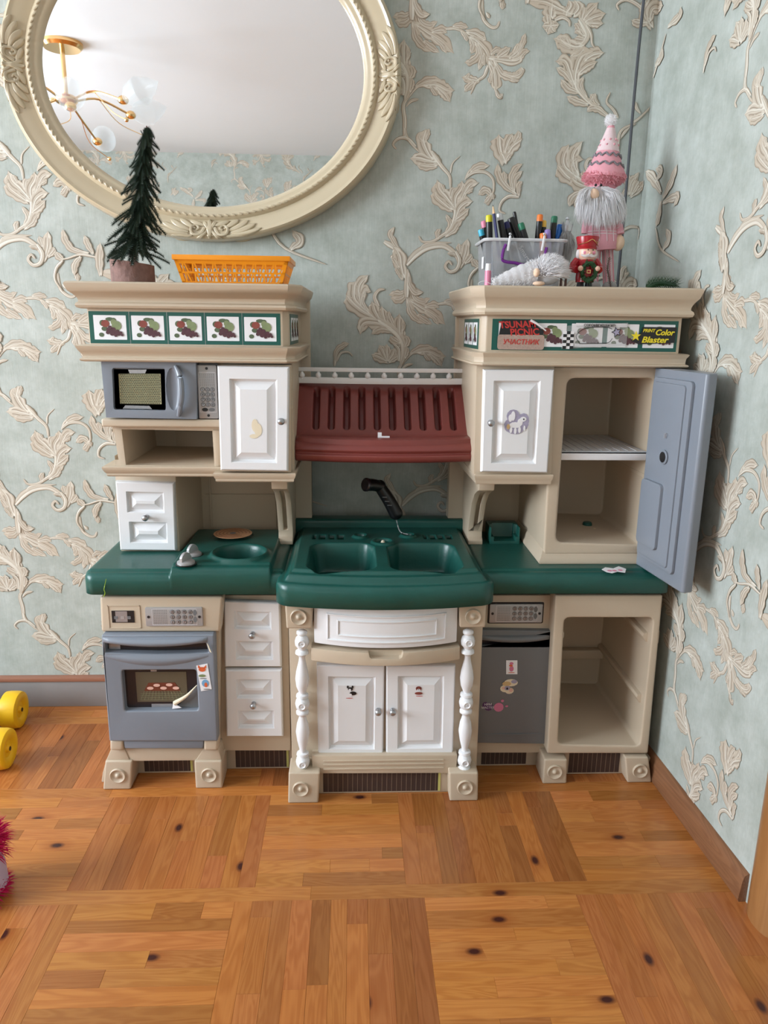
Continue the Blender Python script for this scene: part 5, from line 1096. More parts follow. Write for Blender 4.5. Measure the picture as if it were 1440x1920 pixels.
bm = B(); P = [gz(1128, 1068, CT+.001), gz(1135, 1064, CT+.001), gz(1150, 1066, CT+.001), gz(1160, 1062, CT+.001), gz(1174, 1067, CT+.001), gz(1172, 1074, CT+.001), gz(1158, 1072, CT+.001), gz(1148, 1075, CT+.001), gz(1138, 1073, CT+.001)]
prism(bm, P, [p+Vector((0, 0, .0006)) for p in P]); st_ = part('counter_sticker', bm, 'paper', 0)
bm = B()
for a, b_ in ((1143, 1070), (1152, 1070), (1163, 1069)):
    c = gz(a, b_, CT+.0017); lathe(bm, c, c+Vector((0, 0, .0003)), [(0, .006), (1, .006)], 10)
finish('pink_print', bm, 'pinkc', st_)
# yellow-green dribble on the counter corner
bm = B(); pts = [gz(199, 1086, .602), at(197, 1096, 1.742), at(195, 1105, 1.741), at(197, 1112, 1.741), at(194, 1119, 1.742)]; tube(bm, pts, .0008, 5); part('slime_dribble', bm, mat('lime_slime', (.35, .55, .03), .3), 0)

# things lying in the fridge
c = gz(1098, 970, .650); bm = B(); lathe(bm, (c.x, c.y, .6505), (c.x, c.y, .6625), [(0, .0125), (.2, .0135), (.8, .0125), (1, .010)], 16)
FZ = at(1120, 1022, 1.812).z
c = at(1098, 968, 2.02); bm.free(); bm = B(); lathe(bm, (c.x, 2.0, FZ+.0005), (c.x, 2.0, FZ+.012), [(0, .0125), (.2, .0135), (.8, .0125), (1, .010)], 16)
tag(finish('bottle_cap', bm, 'green'), 'small green bottle cap lying on the floor of the open toy fridge', 'bottle cap')
bm = B(); P_ = [(c.x+.004+.010*math.cos(2*PI*i/12), 1.965+.007*math.sin(2*PI*i/12)) for i in range(12)]; plan(bm, P_, FZ+.0005, FZ+.0025)
tag(finish('paper_scrap', bm, 'peel'), 'cream paper scrap beside the green cap in the fridge', 'paper scrap')

# ------------------------------------------------------------------ oval mirror
mc = Vector((-.392, 2.17, 1.835)); MA, MB_ = .516, .417
mir = thing('wall_mirror', (mc.x, YW, mc.z), 'large oval wall mirror in a carved cream frame hung above the toy kitchen', 'mirror')
FP = [(0, YW-.002), (-.004, YW-.02), (0, YW-.040), (.003, YW-.046), (.010, YW-.050), (.016, YW-.046), (.020, YW-.044), (.030, YW-.042), (.045, YW-.034), (.056, YW-.030), (.060, YW-.034), (.064, YW-.038), (.069, YW-.040), (.074, YW-.037), (.078, YW-.032), (.084, YW-.032), (.092, YW-.026), (.097, YW-.020), (.0975, YW-.010)]
na = 160; A = np.linspace(0, 2*PI, na+1)
d_ = np.array([p[0] for p in FP]); yv = np.array([p[1] for p in FP])
GX = mc.x+(MA-d_[None, :])*np.cos(A)[:, None]; GZ = mc.z+(MB_-d_[None, :]*.9)*np.sin(A)[:, None]; GY = np.repeat(yv[None, :], na+1, 0)
grid_mesh('mirror_frame', GX, GY, GZ, 'frame', mir, 60)
bm = B(); ring = [(mc.x+(MA-.094)*math.cos(a), mc.z+(MB_-.086)*math.sin(a)) for a in A[:-1]]; prism(bm, [(x, YW-.018, z) for x, z in ring], [(x, YW-.006, z) for x, z in ring]); finish('mirror_glass', bm, 'mirror', mir, smooth=False)
bm = B()
for k in range(150):
    a = 2*PI*k/150; tx, tz = -MA*math.sin(a), MB_*math.cos(a); rot = Matrix.Rotation(-math.atan2(tz, tx)+.5, 3, 'Y').to_quaternion()
    ball(bm, (mc.x+(MA-.069)*math.cos(a), YW-.040, mc.z+(MB_-.062)*math.sin(a)), .0075, (1, .5, .42), 6, rot)
o = finish('frame_beading', bm, 'frame', mir); o['kind'] = 'stuff'
# acanthus ornaments on the frame: u along the rim, v outward from its middle
def orn(a0, blades, scale=1.0):
    bm = B(); V_, F_, Cc = [], [], []
    def mp_(u, v, h):
        a = a0+u/(.5*(MA+MB_)-.03); dd = .030-v; s_ = (.030-v)
        yb = float(np.interp(dd, d_, yv)); return (mc.x+(MA-dd)*math.cos(a), yb+.002-h, mc.z+(MB_-dd*.9)*math.sin(a))
    for (wd, pts, stem) in blades:
        P = catmull([Vector((x, y, 0)) for x, y in pts], 5); n = len(P); base = len(V_); cs = (-1, -.75, -.3, 0, .3, .75, 1); hs = (-.2, .6, 1, .75, 1, .6, -.2)
        for i, p in enumerate(P):
            t = i/(n-1); dr = (P[min(i+1, n-1)]-P[max(i-1, 0)]).normalized(); q = Vector((-dr.y, dr.x, 0))
            wv = (1-.4*t) if stem else ((.35+.65*math.sin(min(1, t/.6)*PI/2)) if t < .6 else math.sqrt(max(.03, 1-((t-.6)/.405)**2)))
            for c_, h in zip(cs, hs): pp = p+q*c_*wd*wv; V_.append(mp_(pp.x, pp.y, .0015+h*(.008 if stem else .0075)*(.6+.4*math.sin(PI*t))))
        for i in range(n-1):
            for j in range(6): a_ = base+i*7+j; F_.append((a_, a_+1, a_+8, a_+7))
    bm.free(); me = bpy.data.meshes.new('carved_ornament'); me.from_pydata(V_, [], F_); me.polygons.foreach_set('use_smooth', [True]*len(F_)); me.update(); link('carved_ornament', me, 'frame', mir)
half = [(.0055, [(.012, -.006), (.022, .016), (.040, .016), (.044, -.002), (.034, -.010), (.026, -.002), (.032, .004)], True), (.008, [(.01, -.01), (.03, -.016), (.05, -.022)], False), (.009, [(.035, .0), (.055, -.012), (.075, -.024)], False), (.010, [(.045, .006), (.07, -.002), (.098, -.018)], False),
        (.010, [(.05, .012), (.08, .008), (.115, -.004)], False), (.009, [(.05, .018), (.085, .020), (.125, .012)], False), (.008, [(.04, .022), (.065, .028), (.09, .030)], False), (.006, [(.0, -.002), (.02, .024), (.03, .030)], False)]
mirr = [(w_, [(-x, y) for x, y in p], s_) for w_, p, s_ in half]
cen = [(.010, [(0, .02), (0, .0), (0, -.028)], False), (.007, [(-.004, .0), (-.010, -.014), (-.016, -.022)], False), (.007, [(.004, .0), (.010, -.014), (.016, -.022)], False), (.006, [(0, .028), (0, .02), (0, .012)], False)]
for a0 in (0, PI/2, PI, 1.5*PI): orn(a0, half+mirr+cen)

# ------------------------------------------------------------------ things on top of the left cabinet
TZR = 1.2895; TZ = 1.2855
def needle_twig(L_, n, nl, nw, droop=.3):
    """one twig along +X with needles; tip droops"""
    bm = B(); P = [Vector((L_*t, 0, -droop*L_*t*t)) for t in [i/6 for i in range(7)]]; tube(bm, P, lambda t: .0011*(1-.5*t), 4, 0)
    for i in range(n):
        t = .08+.92*i/n; p = Vector((L_*t, 0, -droop*L_*t*t)); a = i*2.4; l = nl*(1-.35*t)
        side = Vector((.65, math.cos(a), math.sin(a))).normalized()*l; wv = Vector((-.3, -math.sin(a), math.cos(a))).normalized()*nw*.5
        wv2 = side.cross(wv).normalized()*nw*.4
        v = [bm.verts.new(q) for q in (p+wv, p-wv, p+side)]; bm.faces.new(v); v2 = [bm.verts.new(q) for q in (p+wv2, p-wv2, p+side)]; bm.faces.new(v2)
    me = bpy.data.meshes.new('branch'); bm.to_mesh(me); bm.free(); me.materials.append(M['needle']); return me
tc_ = at(251, 500, 1.83); tree = thing('artificial_fir_tree', (tc_.x, 1.83, TZ), 'small dark green artificial fir tree in a wooden log base, left of the orange basket', 'artificial tree')
P0 = at(209, 520, 1.83); P1 = at(290, 520, 1.83); lr_ = (P1.x-P0.x)/2; LX = (P0.x+P1.x)/2; LZ = at(250, 492, 1.83).z
bm = B(); n = 28; r0 = [bm.verts.new((LX+lr_*(1+random.uniform(-.02, .02))*math.cos(2*PI*i/n), 1.83+lr_*math.sin(2*PI*i/n), TZ)) for i in range(n)]
r1 = [bm.verts.new((LX+lr_*(.98+random.uniform(-.03, .03))*math.cos(2*PI*i/n), 1.83+lr_*.98*math.sin(2*PI*i/n), LZ-.006*math.cos(2*PI*i/n))) for i in range(n)]
for i in range(n): bm.faces.new((r0[i], r0[(i+1) % n], r1[(i+1) % n], r1[i]))
bm.faces.new(r0[::-1]); bm.faces.new(r1); finish('log_base', bm, 'bark', tree, ang=60)
TT_ = at(275, 236, 1.81); TB = Vector((LX+.004, 1.83, LZ-.01))
bm = B(); tube(bm, [TB, TB.lerp(TT_, .5)+Vector((.006, 0, 0)), TT_], lambda t: .005*(1-.7*t), 6); finish('trunk', bm, 'bark', tree)
tw_ = [needle_twig(.088, 170, .0125, .0017, .22), needle_twig(.082, 160, .012, .0017, .10), needle_twig(.074, 145, .0115, .0017, .35)]
ga = 2.399
for k in range(250):
    t = k/250; z = TB.z+.034+(TT_.z-TB.z-.035)*t**.9; base = TB.lerp(TT_, (z-TB.z)/(TT_.z-TB.z))
    o = bpy.data.objects.new('branch', tw_[k % 3]); C.objects.link(o); o.parent = tree; o.matrix_parent_inverse = Matrix.Translation(-Vector(tree['org']))
    s_ = (1-t)**.75*.82+.26; s_ *= random.uniform(.6, 1.12); el = -random.uniform(.25, .95)
    if t < .12: el = -random.uniform(.0, .42)
    if math.cos(k*ga) > .5 and t < .3: s_ *= .74
    o.location = base; o.rotation_euler = (0, -el, k*ga); o.scale = (s_, max(s_, .7), max(s_, .7))
for k in range(6):
    o = bpy.data.objects.new('branch', tw_[1]); C.objects.link(o); o.parent = tree; o.matrix_parent_inverse = Matrix.Translation(-Vector(tree['org']))
    o.location = TT_-Vector((0, 0, .045)); o.rotation_euler = (0, -1.45+.05*k, k*1.1); o.scale = (.45, .38, .38)
# orange basket
bp0 = [at(343, 527, 1.80), at(529, 528, 1.80)]; tp0 = [at(327, 486, 1.79), at(541, 486, 1.79)]
bx0, bx1, tx0, tx1 = bp0[0].x, bp0[1].x, tp0[0].x, tp0[1].x; bz, tz_ = TZ, at(430, 486, 1.79).z
by0_, by1_, ty0, ty1 = 1.80, 1.93, 1.785, 1.945
bas = thing('basket', ((bx0+bx1)/2, 1.865, TZ), 'shallow orange plastic slotted basket beside the small fir tree', 'basket')
def bwall(A_, B_, C_, D_, n, nm):
    """slotted wall: quad A (bottom left) B (bottom right) C (top right) D (top left), tapered bars in two rows"""
    A_, B_, C_, D_ = map(Vector, (A_, B_, C_, D_)); nn_ = (B_-A_).cross(D_-A_).normalized()*.0011; bm = B()
    f = lambda u, v: (A_.lerp(B_, u)).lerp(D_.lerp(C_, u), v)
    def q(u0, u1, v0, v1, u2=None, u3=None):
        u2 = u1 if u2 is None else u2; u3 = u0 if u3 is None else u3
        P = [f(u0, v0), f(u1, v0), f(u2, v1), f(u3, v1)]; prism(bm, [p+nn_ for p in P], [p-nn_ for p in P])
    for v0, v1 in ((0, .07), (.40, .47), (.80, 1)): q(0, 1, v0, v1)
    for a, b_ in ((0, .03), (.97, 1)): q(a, b_, 0, 1)
    for (v0, v1) in ((.07, .40), (.47, .80)):
        for k in range(1, n):
            u = k/n; q(u-.18/n, u+.18/n, v0, v1, u+.32/n*(1 if k % 2 else -1)+.16/n, u+.32/n*(1 if k % 2 else -1)-.16/n)
    return finish(nm, bm, 'orange', bas, smooth=False)
bwall((bx0, by0_, bz), (bx1, by0_, bz), (tx1, ty0, tz_), (tx0, ty0, tz_), 22, 'slotted_side'); bwall((bx1, by1_, bz), (bx0, by1_, bz), (tx0, ty1, tz_), (tx1, ty1, tz_), 22, 'slotted_side')
bwall((bx0, by1_, bz), (bx0, by0_, bz), (tx0, ty0, tz_), (tx0, ty1, tz_), 10, 'slotted_side'); bwall((bx1, by0_, bz), (bx1, by1_, bz), (tx1, ty1, tz_), (tx1, ty0, tz_), 10, 'slotted_side')
bm = B(); box(bm, bx0, bx1, by0_, by1_, bz, bz+.003); finish('basket_bottom', bm, 'orange', bas)
bm = B()
for a in ((tx0-.004, tx1+.004, ty0-.004, ty0+.003), (tx0-.004, tx1+.004, ty1-.003, ty1+.004), (tx0-.004, tx0+.003, ty0, ty1), (tx1-.003, tx1+.004, ty0, ty1)): box(bm, *a, tz_-.003, tz_+.008)
finish('rim', bm, 'orange', bas, bevel=.001)

# ------------------------------------------------------------------ things on top of the right cabinet
TZ = TZR
def strands(name, m, parent, roots, L_, w_, n, spread, down=(0, 0, -1), seed=1):
    """tuft of fine flat hairs from points on an ellipsoid"""
    R_ = random.Random(seed); bm = B()
    for k in range(n):
        c, nr_ = roots(R_); d = (nr_*spread+Vector(down)+Vector((R_.uniform(-.25, .25), R_.uniform(-.25, .25), R_.uniform(-.15, .15)))).normalized(); l = L_*R_.uniform(.6, 1.1)
        s_ = d.cross(Vector((R_.uniform(-1, 1), R_.uniform(-1, 1), R_.uniform(-1, 1)))).normalized()*w_
        p1 = c+nr_*l*.25*spread+d*l*.5; p2 = c+d*l+Vector((0, 0, -.15*l))
        a, b_, c1_, d1, e1 = [bm.verts.new(q) for q in (c+s_, c-s_, p1-s_*.8, p1+s_*.8, p2)]
        bm.faces.new((a, b_, c1_, d1)); bm.faces.new((d1, c1_, e1))
    for v in bm.verts:
        if v.co.z > 1.2: v.co.z = max(v.co.z, TZ+.0005)
    o = finish(name, bm, m, parent); o['kind'] = 'stuff'; return o
def ell(c, r, lo=-1, hi=1, front=True):
    c = Vector(c)
    def f(R_):
        while True:
            v = Vector((R_.gauss(0, 1), R_.gauss(0, 1), R_.gauss(0, 1))).normalized()
            if (not front or v.y < .35) and lo <= v.z <= hi: break
        return c+Vector((v.x*r[0], v.y*r[1], v.z*r[2])), v
    return f
# marker box
X0b, X1b = at(914, 500, 1.87).x, at(1052, 500, 1.87).x; zt_ = at(980, 447, 1.86).z; yb0, yb1 = 1.87, 2.0
mbx = thing('storage_box', ((X0b+X1b)/2, 1.935, TZ), 'clear plastic storage box with purple handle, full of markers', 'storage box')
bm = B(); A1_ = [(X0b, yb0, TZ), (X1b, yb0, TZ), (X1b, yb1, TZ), (X0b, yb1, TZ)]; s_ = .006; A2_ = [(X0b-s_, yb0-s_, zt_), (X1b+s_, yb0-s_, zt_), (X1b+s_, yb1+s_, zt_), (X0b-s_, yb1+s_, zt_)]
a_ = [bm.verts.new(p) for p in A1_]; b_ = [bm.verts.new(p) for p in A2_]; bm.faces.new(a_[::-1])
for i in range(4): bm.faces.new((a_[i], a_[(i+1) % 4], b_[(i+1) % 4], b_[i]))
bmesh.ops.bevel(bm, geom=[e_ for e_ in bm.edges if abs(e_.verts[0].co.z-e_.verts[1].co.z) > .05], offset=.014, segments=4, affect='EDGES')
bm.normal_update(); bmesh.ops.solidify(bm, geom=bm.faces[:], thickness=.0016); finish('box_body', bm, 'box', mbx, ang=40)
bm = B(); pth = rr(X0b-.010, yb0-.010, X1b+.010, yb1+.010, .016); tube(bm, [Vector((x, y, zt_-.003)) for x, y in pth+[pth[0]]], .0038, 6, 0); finish('box_rim', bm, clear('frosted_rim', (.75, .76, .78), .75, .3), mbx)
def pz(x, y): return at(x, y, 1.857)
bm = B(); tube(bm, [pz(949, 458), pz(944, 470), pz(942, 486), pz(950, 491), pz(966, 493), pz(985, 497), pz(1003, 493), pz(1017, 490), pz(1022, 478), pz(1025, 464)], .0038, 8, 5); finish('box_handle', bm, 'purple', mbx)
for x_ in (954, 1018):
    a = pz(x_+2, 440); b_ = pz(x_-2, 470); bm = B(); tube(bm, [a+Vector((0, 0, .002)), a+Vector((0, -.006, -.004)), b_], .0028, 6, 3); finish('latch_clip', bm, clear('frosted_clip', (.85, .86, .88), .8, .3), mbx)
c = at(900, 494, 1.93); bm = B(); box(bm, X0b-.0055, X0b-.0045, 1.90, 1.925, c.z-.014, c.z+.014); finish('price_label', bm, 'paper', mbx, smooth=False)
c = at(983, 475, 1.861); text('etched_mark', 'Smart', .016, (c.x, 1.8615, c.z), 'silver', mbx, ry=-.95)
# markers standing in the box: top px, lean target px, radius, cap and body
MK = [((917, 403), (918, 470), .0062, 'yellowc', 'black', 'black felt marker with yellow-green cap top at the left end of the box'), ((936, 400), (950, 480), .0058, 'silverp', 'black', 'black marker with silver-white end right of the blue pencil'),
      ((948, 416), (966, 480), .0062, 'navy', 'black', 'black marker with navy end, leaning left in the box'), ((957, 408), (985, 482), .0075, 'black', 'black', 'thick black marker leaning left, middle of the left bundle'),
      ((964, 397), (978, 470), .0035, 'black', 'black', 'thin black pen rising highest among the leaning markers'), ((976, 418), (995, 480), .0060, 'greenc', 'black', 'black marker with dark green end at right of the left bundle'),
      ((1013, 402), (1006, 470), .0058, 'orangec', 'black', 'black marker with orange cap top, tallest of the right bundle'), ((1019, 413), (1016, 475), .0060, 'ycap2', 'black', 'black marker with yellow cap top in the right bundle'),
      ((1040, 405), (1034, 472), .0062, 'greenc', 'black', 'black marker with green cap top next to the blue pen'), ((1051, 421), (1042, 500), .0062, 'bluep', 'bluep', 'bright blue felt pen at the right end of the box'),
      ((1018, 437), (1018, 485), .0062, 'orangec', 'orangec', 'short orange marker at the box rim'), ((1026, 430), (1034, 480), .0058, 'lilacc', 'lilacc', 'short lilac marker behind the orange one'),
      ((901, 430), (912, 480), .0055, 'cyanc', 'black', 'dark marker with cyan cap low at the left rim'), ((906, 414), (918, 480), .0050, 'pinkc', 'black', 'dark marker with pink-orange cap behind the yellow-capped one'), ((942, 428), (948, 480), .006, 'black', 'navy', 'dark blue marker low in the left bundle')]
for i, (a, b_, r, mcap, mbod, lab) in enumerate(MK):
    yv_ = 1.90+.010*(i % 5)*1.5; p = at(*a, yv_); q = at(*b_, yv_); d = (q-p).normalized(); L_ = (p.z-TZ-.012)/max(.3, -d.z); L_ = min(L_, .135); q = p+d*L_
    q.x = min(max(q.x, X0b+.012), X1b-.012); th_o = thing('marker_pen', q, lab, 'marker', 'felt markers and pens in the storage box')
    bm = B(); r *= 1.3; lathe(bm, q, p.lerp(q, .12), [(0, r*.8), (.02, r), (1, r)], 12); finish('barrel', bm, mbod, th_o)
    bm = B(); lathe(bm, p.lerp(q, .12), p, [(0, r*1.02), (.75, r*1.02), (.95, r*.85), (1, r*.6)], 12); finish('cap_end', bm, mcap, th_o)
p = at(924, 384, 1.885); q = at(936, 480, 1.885); pen = thing('pencil', q, 'dark blue sharpened pencil standing tip up in the marker box', 'pencil')
d = (q-p); bm = B(); lathe(bm, q, p+d*.17, [(0, .0038), (1, .0038)], 6); finish('barrel', bm, 'navy', pen, smooth=False)
bm = B(); lathe(bm, p+d*.17, p+d*.03, [(0, .0038), (1, .0012)], 8); finish('wooden_tip', bm, 'woodn', pen); bm = B(); lathe(bm, p+d*.03, p, [(0, .0012), (1, .0002)], 6); finish('lead', bm, 'blackp', pen)
# pink gloss tube in front of the box
p = at(913, 538, 1.855); tz2 = at(913, 497, 1.855).z; gl_ = thing('lip_gloss_tube', (p.x, 1.855, TZ), 'pink gloss tube standing at the left corner of the marker box', 'tube')
bm = B(); lathe(bm, (p.x, 1.848, TZ), (p.x, 1.848, TZ+.036), [(0, .0075), (1, .0075)], 14); finish('tube_body', bm, 'pinkc', gl_); bm = B(); lathe(bm, (p.x, 1.848, TZ+.036), (p.x, 1.848, TZ+.052), [(0, .0065), (1, .006)], 14); finish('tube_cap', bm, 'paper', gl_)
# white plush gnome lying down
gl0 = at(925, 532, 1.81); gl1 = at(1002, 522, 1.81); lie = thing('plush_gnome', ((gl0.x+gl1.x)/2, 1.81, TZ), 'small white plush gnome lying on its side in front of the marker box', 'plush gnome')
bm = B(); P_ = [Vector((gl0.x, 1.81, TZ+.0075)), Vector((gl0.x+.03, 1.81, TZ+.0175)), Vector((gl0.x+.065, 1.812, TZ+.0275)), Vector((gl1.x, 1.815, TZ+.031))]; tube(bm, P_, lambda t: .005+.022*t**.8+.0012*math.sin(t*40), 16, 8); finish('knitted_hat', bm, 'fur', lie)
strands('hat_fuzz', 'fur', lie, lambda R_: (lambda t, a: (P_[0].lerp(P_[3], t)+Vector((0, math.cos(a), math.sin(a)))*(.005+.022*t), Vector((-.3, math.cos(a), math.sin(a)))))(R_.random(), R_.uniform(0, 6.3)), .009, .0008, 900, .7, (-.3, 0, 0), 5)
hc = at(1028, 517, 1.81); bm = B(); ball(bm, (hc.x, 1.812, TZ+.027), .025, (1.1, .9, .95)); finish('head', bm, 'fur', lie)
strands('beard', 'fur', lie, ell((hc.x, 1.812, TZ+.030), (.024, .024, .020), -.4, 1), .032, .0009, 1500, .8, (.5, 0, .35), 6)
bm = B(); ball(bm, at(1006, 511, 1.785), .009, (.8, .9, 1.1)); finish('nose', bm, 'skin', lie)
c = at(1010, 536, 1.79); bm = B(); ball(bm, (c.x, 1.79, TZ+.0055), .012, (1.2, .8, .45)); finish('hand', bm, 'skin', lie)
bm = B(); tube(bm, [at(922, 533, 1.80), at(908, 527, 1.80), at(897, 531, 1.80), at(900, 538, 1.80)], .0006, 5); tube(bm, [at(922, 533, 1.80), at(928, 523, 1.80), at(921, 522, 1.80), at(926, 531, 1.80)], .0006, 5); finish('string_loop', bm, 'paper', lie)
# silver-crowned figurine
YS = 1.95; cr = at(1063, 428, YS); sil = thing('crowned_figurine', (cr.x, YS, TZ), 'grey-bearded figurine with a silver crown standing between the marker box and the red soldier', 'figurine')
zc_ = at(1063, 428, YS).z; zt2 = at(1063, 405, YS).z
bm = B(); n = 20; w0 = .0125
ringb = [bm.verts.new((cr.x+w0*.9*math.cos(2*PI*i/n), YS+w0*.9*math.sin(2*PI*i/n), zc_-.008)) for i in range(n)]; ringt = [bm.verts.new((cr.x+w0*1.15*math.cos(2*PI*i/n), YS+w0*1.15*math.sin(2*PI*i/n), zc_+(.016 if i % 4 == 0 else .007 if i % 2 else .004))) for i in range(n)]
for i in range(n): bm.faces.new((ringb[i], ringb[(i+1) % n], ringt[(i+1) % n], ringt[i]))
ball(bm, (cr.x, YS, zt2-.006), .005, n=8); lathe(bm, (cr.x, YS, zc_), (cr.x, YS, zt2-.006), [(0, .009), (.5, .006), (1, .002)], 10); finish('crown', bm, 'silverp', sil)
bm = B(); lathe(bm, (cr.x, YS, TZ+.06), (cr.x, YS, zc_-.006), [(0, .012), (.4, .016), (.8, .013), (1, .010)], 14); finish('head', bm, 'gfur', sil)
strands('beard', 'gfur', sil, ell((cr.x, YS, zc_-.025), (.013, .013, .022)), .035, .0008, 500, .3, (0, 0, -1), 9)
bm = B(); lathe(bm, (cr.x, YS, TZ+.03), (cr.x, YS, TZ+.065), [(0, .013), (1, .015)], 14); finish('coat', bm, 'silverp', sil)
for s_ in (-1, 1): bm = B(); lathe(bm, (cr.x+s_*.006, YS, TZ), (cr.x+s_*.006, YS, TZ+.032), [(0, .0035), (1, .003)], 8); finish('leg', bm, 'bark', sil)
# red soldier nutcracker holding a wreath
YN = 1.835; nx = at(1098, 500, YN).x; e1 = pxs(YN)
def nz(y): return at(1098, y, YN).z
nut = thing('nutcracker_figurine', (nx, YN, TZ), 'red-coated nutcracker soldier figurine holding a green wreath in front of the pink gnome', 'figurine')
for s_ in (-1, 1): bm = B(); lathe(bm, (nx+s_*.010, YN, TZ), (nx+s_*.010, YN, TZ+.018), [(0, .0095), (.5, .008), (1, .008)], 12); finish('boot', bm, 'black', nut)
bm = B(); lathe(bm, (nx, YN, TZ+.012), (nx, YN, nz(485)), [(0, .021), (.2, .022), (.6, .020), (.9, .022), (1, .014)], 20); finish('coat', bm, 'red', nut)
bm = B(); lathe(bm, (nx, YN, nz(490)), (nx, YN, nz(464)), [(0, .016), (.3, .0215), (.7, .0215), (1, .020)], 20); finish('head', bm, 'skin2', nut)
bm = B(); lathe(bm, (nx, YN, nz(468)), (nx, YN, nz(444)), [(0, .0225), (.12, .0235), (.2, .0215), (.9, .0265), (1, .026)], 24); hat = finish('shako_hat', bm, 'red', nut)
bm = B(); tube(bm, [(nx-.0235, YN-.008, nz(460)), (nx-.008, YN-.0245, nz(456)), (nx+.004, YN-.026, nz(451)), (nx+.022, YN-.012, nz(456))], .0009, 5); tube(bm, [(nx+.004, YN-.026, nz(451)), (nx+.012, YN-.023, nz(455)), (nx+.023, YN-.01, nz(462))], .0009, 5); finish('gold_cord', bm, 'gold', nut)
for s_ in (-1, 1):
    bm = B(); ball(bm, (nx+s_*.0205, YN-.002, nz(477)), .0085, (.6, .8, 1.35)); finish('hair', bm, 'fur', nut)
    bm = B(); ball(bm, (nx+s_*.006+.003, YN-.0205, nz(470)), .0016, n=8); finish('eye', bm, 'blackp', nut)
    bm = B(); ball(bm, (nx+s_*.010+.001, YN-.0185, nz(475)), .0045, (1, .4, .8), n=10); finish('cheek', bm, 'pinkc', nut)
    bm = B(); tube(bm, [(nx+s_*.020, YN, nz(488)), (nx+s_*.032, YN-.003, nz(502)), (nx+s_*.026, YN-.020, nz(507))], lambda t: .0095-.001*t, 10); finish('sleeve', bm, 'red', nut)
    bm = B(); ball(bm, (nx+s_*.020, YN-.028, nz(505)), .0062); finish('hand', bm, 'skin2', nut)
    bm = B(); tube(bm, [(nx+s_*.001, YN-.023, nz(480)), (nx+s_*.010, YN-.0235, nz(482)), (nx+s_*.018, YN-.018, nz(479))], lambda t: .004*(1-.6*t), 8); finish('moustache', bm, 'fur', nut)
bm = B(); ball(bm, (nx+.001, YN-.024, nz(476)), .003, n=8); finish('nose', bm, 'skin2', nut)
bm = B(); R_ = random.Random(3)
wc = Vector((nx+.001, YN-.026, nz(511)))
for k in range(420):
    a = R_.uniform(0, 2*PI); ra_ = R_.gauss(0, .0035); c = wc+Vector(((.0165+ra_)*math.cos(a), R_.gauss(0, .003), (.0195+ra_)*math.sin(a))); v_ = [bm.verts.new(c+Vector((R_.uniform(-.004, .004), R_.uniform(-.003, .003), R_.uniform(-.004, .004)))) for _ in range(3)]; bm.faces.new(v_)
tube(bm, [wc+Vector((.0165*math.cos(2*PI*i/20), 0, .0195*math.sin(2*PI*i/20))) for i in range(21)], .0045, 6, 0); o = finish('wreath', bm, 'wreath', nut, smooth=False)
bm = B(); box(bm, nx-.004, nx+.006, YN-.0245, YN-.022, nz(514), nz(507)); finish('belt_buckle', bm, 'gold', nut, bevel=.001)
bm = B(); box(bm, nx-.002, nx+.004, YN-.0252, YN-.0243, nz(512.5), nz(508.5)); finish('buckle_centre', bm, 'red', nut, smooth=False)
# tall pink gnome
YG = 2.02; e2 = pxs(YG)
def gp(x, y, Y=YG): return at(x, y, Y)
gn = thing('plush_gnome', (gp(1130, 520).x, YG, TZ), 'tall pink plush gnome with pointed knitted hat and long white beard behind the red soldier', 'plush gnome')
hatb = gp(1133, 335); hatt = gp(1146, 236); bm = B(); lathe(bm, hatb, hatt, [(0, .050), (.1, .050), (.3, .038), (.6, .024), (.85, .0135), (1, .008)], 24)
o = finish('knitted_hat', bm, 'pink', gn)
def band(t0, t1, m_, nm):
    f = lambda t: float(np.interp(t, [0, .1, .3, .6, .85, 1], [.050, .050, .038, .024, .0135, .008]))+.0007
    bm = B(); n = 24; k = [t0+(t1-t0)*i/3 for i in range(4)]; lathe(bm, hatb.lerp(hatt, t0), hatb.lerp(hatt, t1), [((t-t0)/(t1-t0), f(t)) for t in k], n); finish(nm, bm, m_, gn)
band(.50, .95, 'lpink', 'snowflake_band')
def zig(t, ph_):
    f = lambda t: float(np.interp(t, [0, .1, .3, .6, .85, 1], [.050, .050, .038, .024, .0135, .008]))+.0012
    ax = (hatt-hatb); q_ = ax.normalized().to_track_quat('Z', 'Y'); pts = []
    for i in range(49):
        a = 2*PI*i/48; tt = t+.028*(1 if i % 4 < 2 else -1)*(1 if i % 2 else .4); r = f(tt); pts.append(hatb+ax*tt+q_ @ Vector((r*math.cos(a), r*math.sin(a), 0)))
    bm = B(); tube(bm, pts, .0026, 5, 0); finish('zigzag_band', bm, 'greyk', gn)
zig(.24, 0); zig(.42, 0)
bm = B()
for i in range(8):
    for t in (.62, .72): 
        a = 2*PI*i/8+t*3; r = float(np.interp(t, [.6, .85], [.024, .0135]))+.001; p = hatb.lerp(hatt, t)+Vector((r*math.cos(a), r*math.sin(a), 0)); ball(bm, p, .0028, n=6)
finish('snowflake_knit', bm, 'pink', gn)
bm = B(); ball(bm, gp(1145, 226), .0145); finish('pompom', bm, 'fur', gn); strands('pompom_fuzz', 'fur', gn, ell(gp(1145, 226), (.013, .013, .013), front=False), .005, .0007, 300, 1, (0, 0, 0), 11)
bm = B(); ball(bm, gp(1132, 333), .05, (1.03, .9, .42)); finish('fur_brim', bm, 'pfur', gn)
strands('brim_fuzz', 'pfur', gn, ell(gp(1132, 333), (.050, .046, .021)), .008, .0009, 1600, .8, (0, 0, -.2), 12)
bm = B(); ball(bm, gp(1128, 357), .036, (1, .85, .9)); finish('head', bm, 'pink', gn)
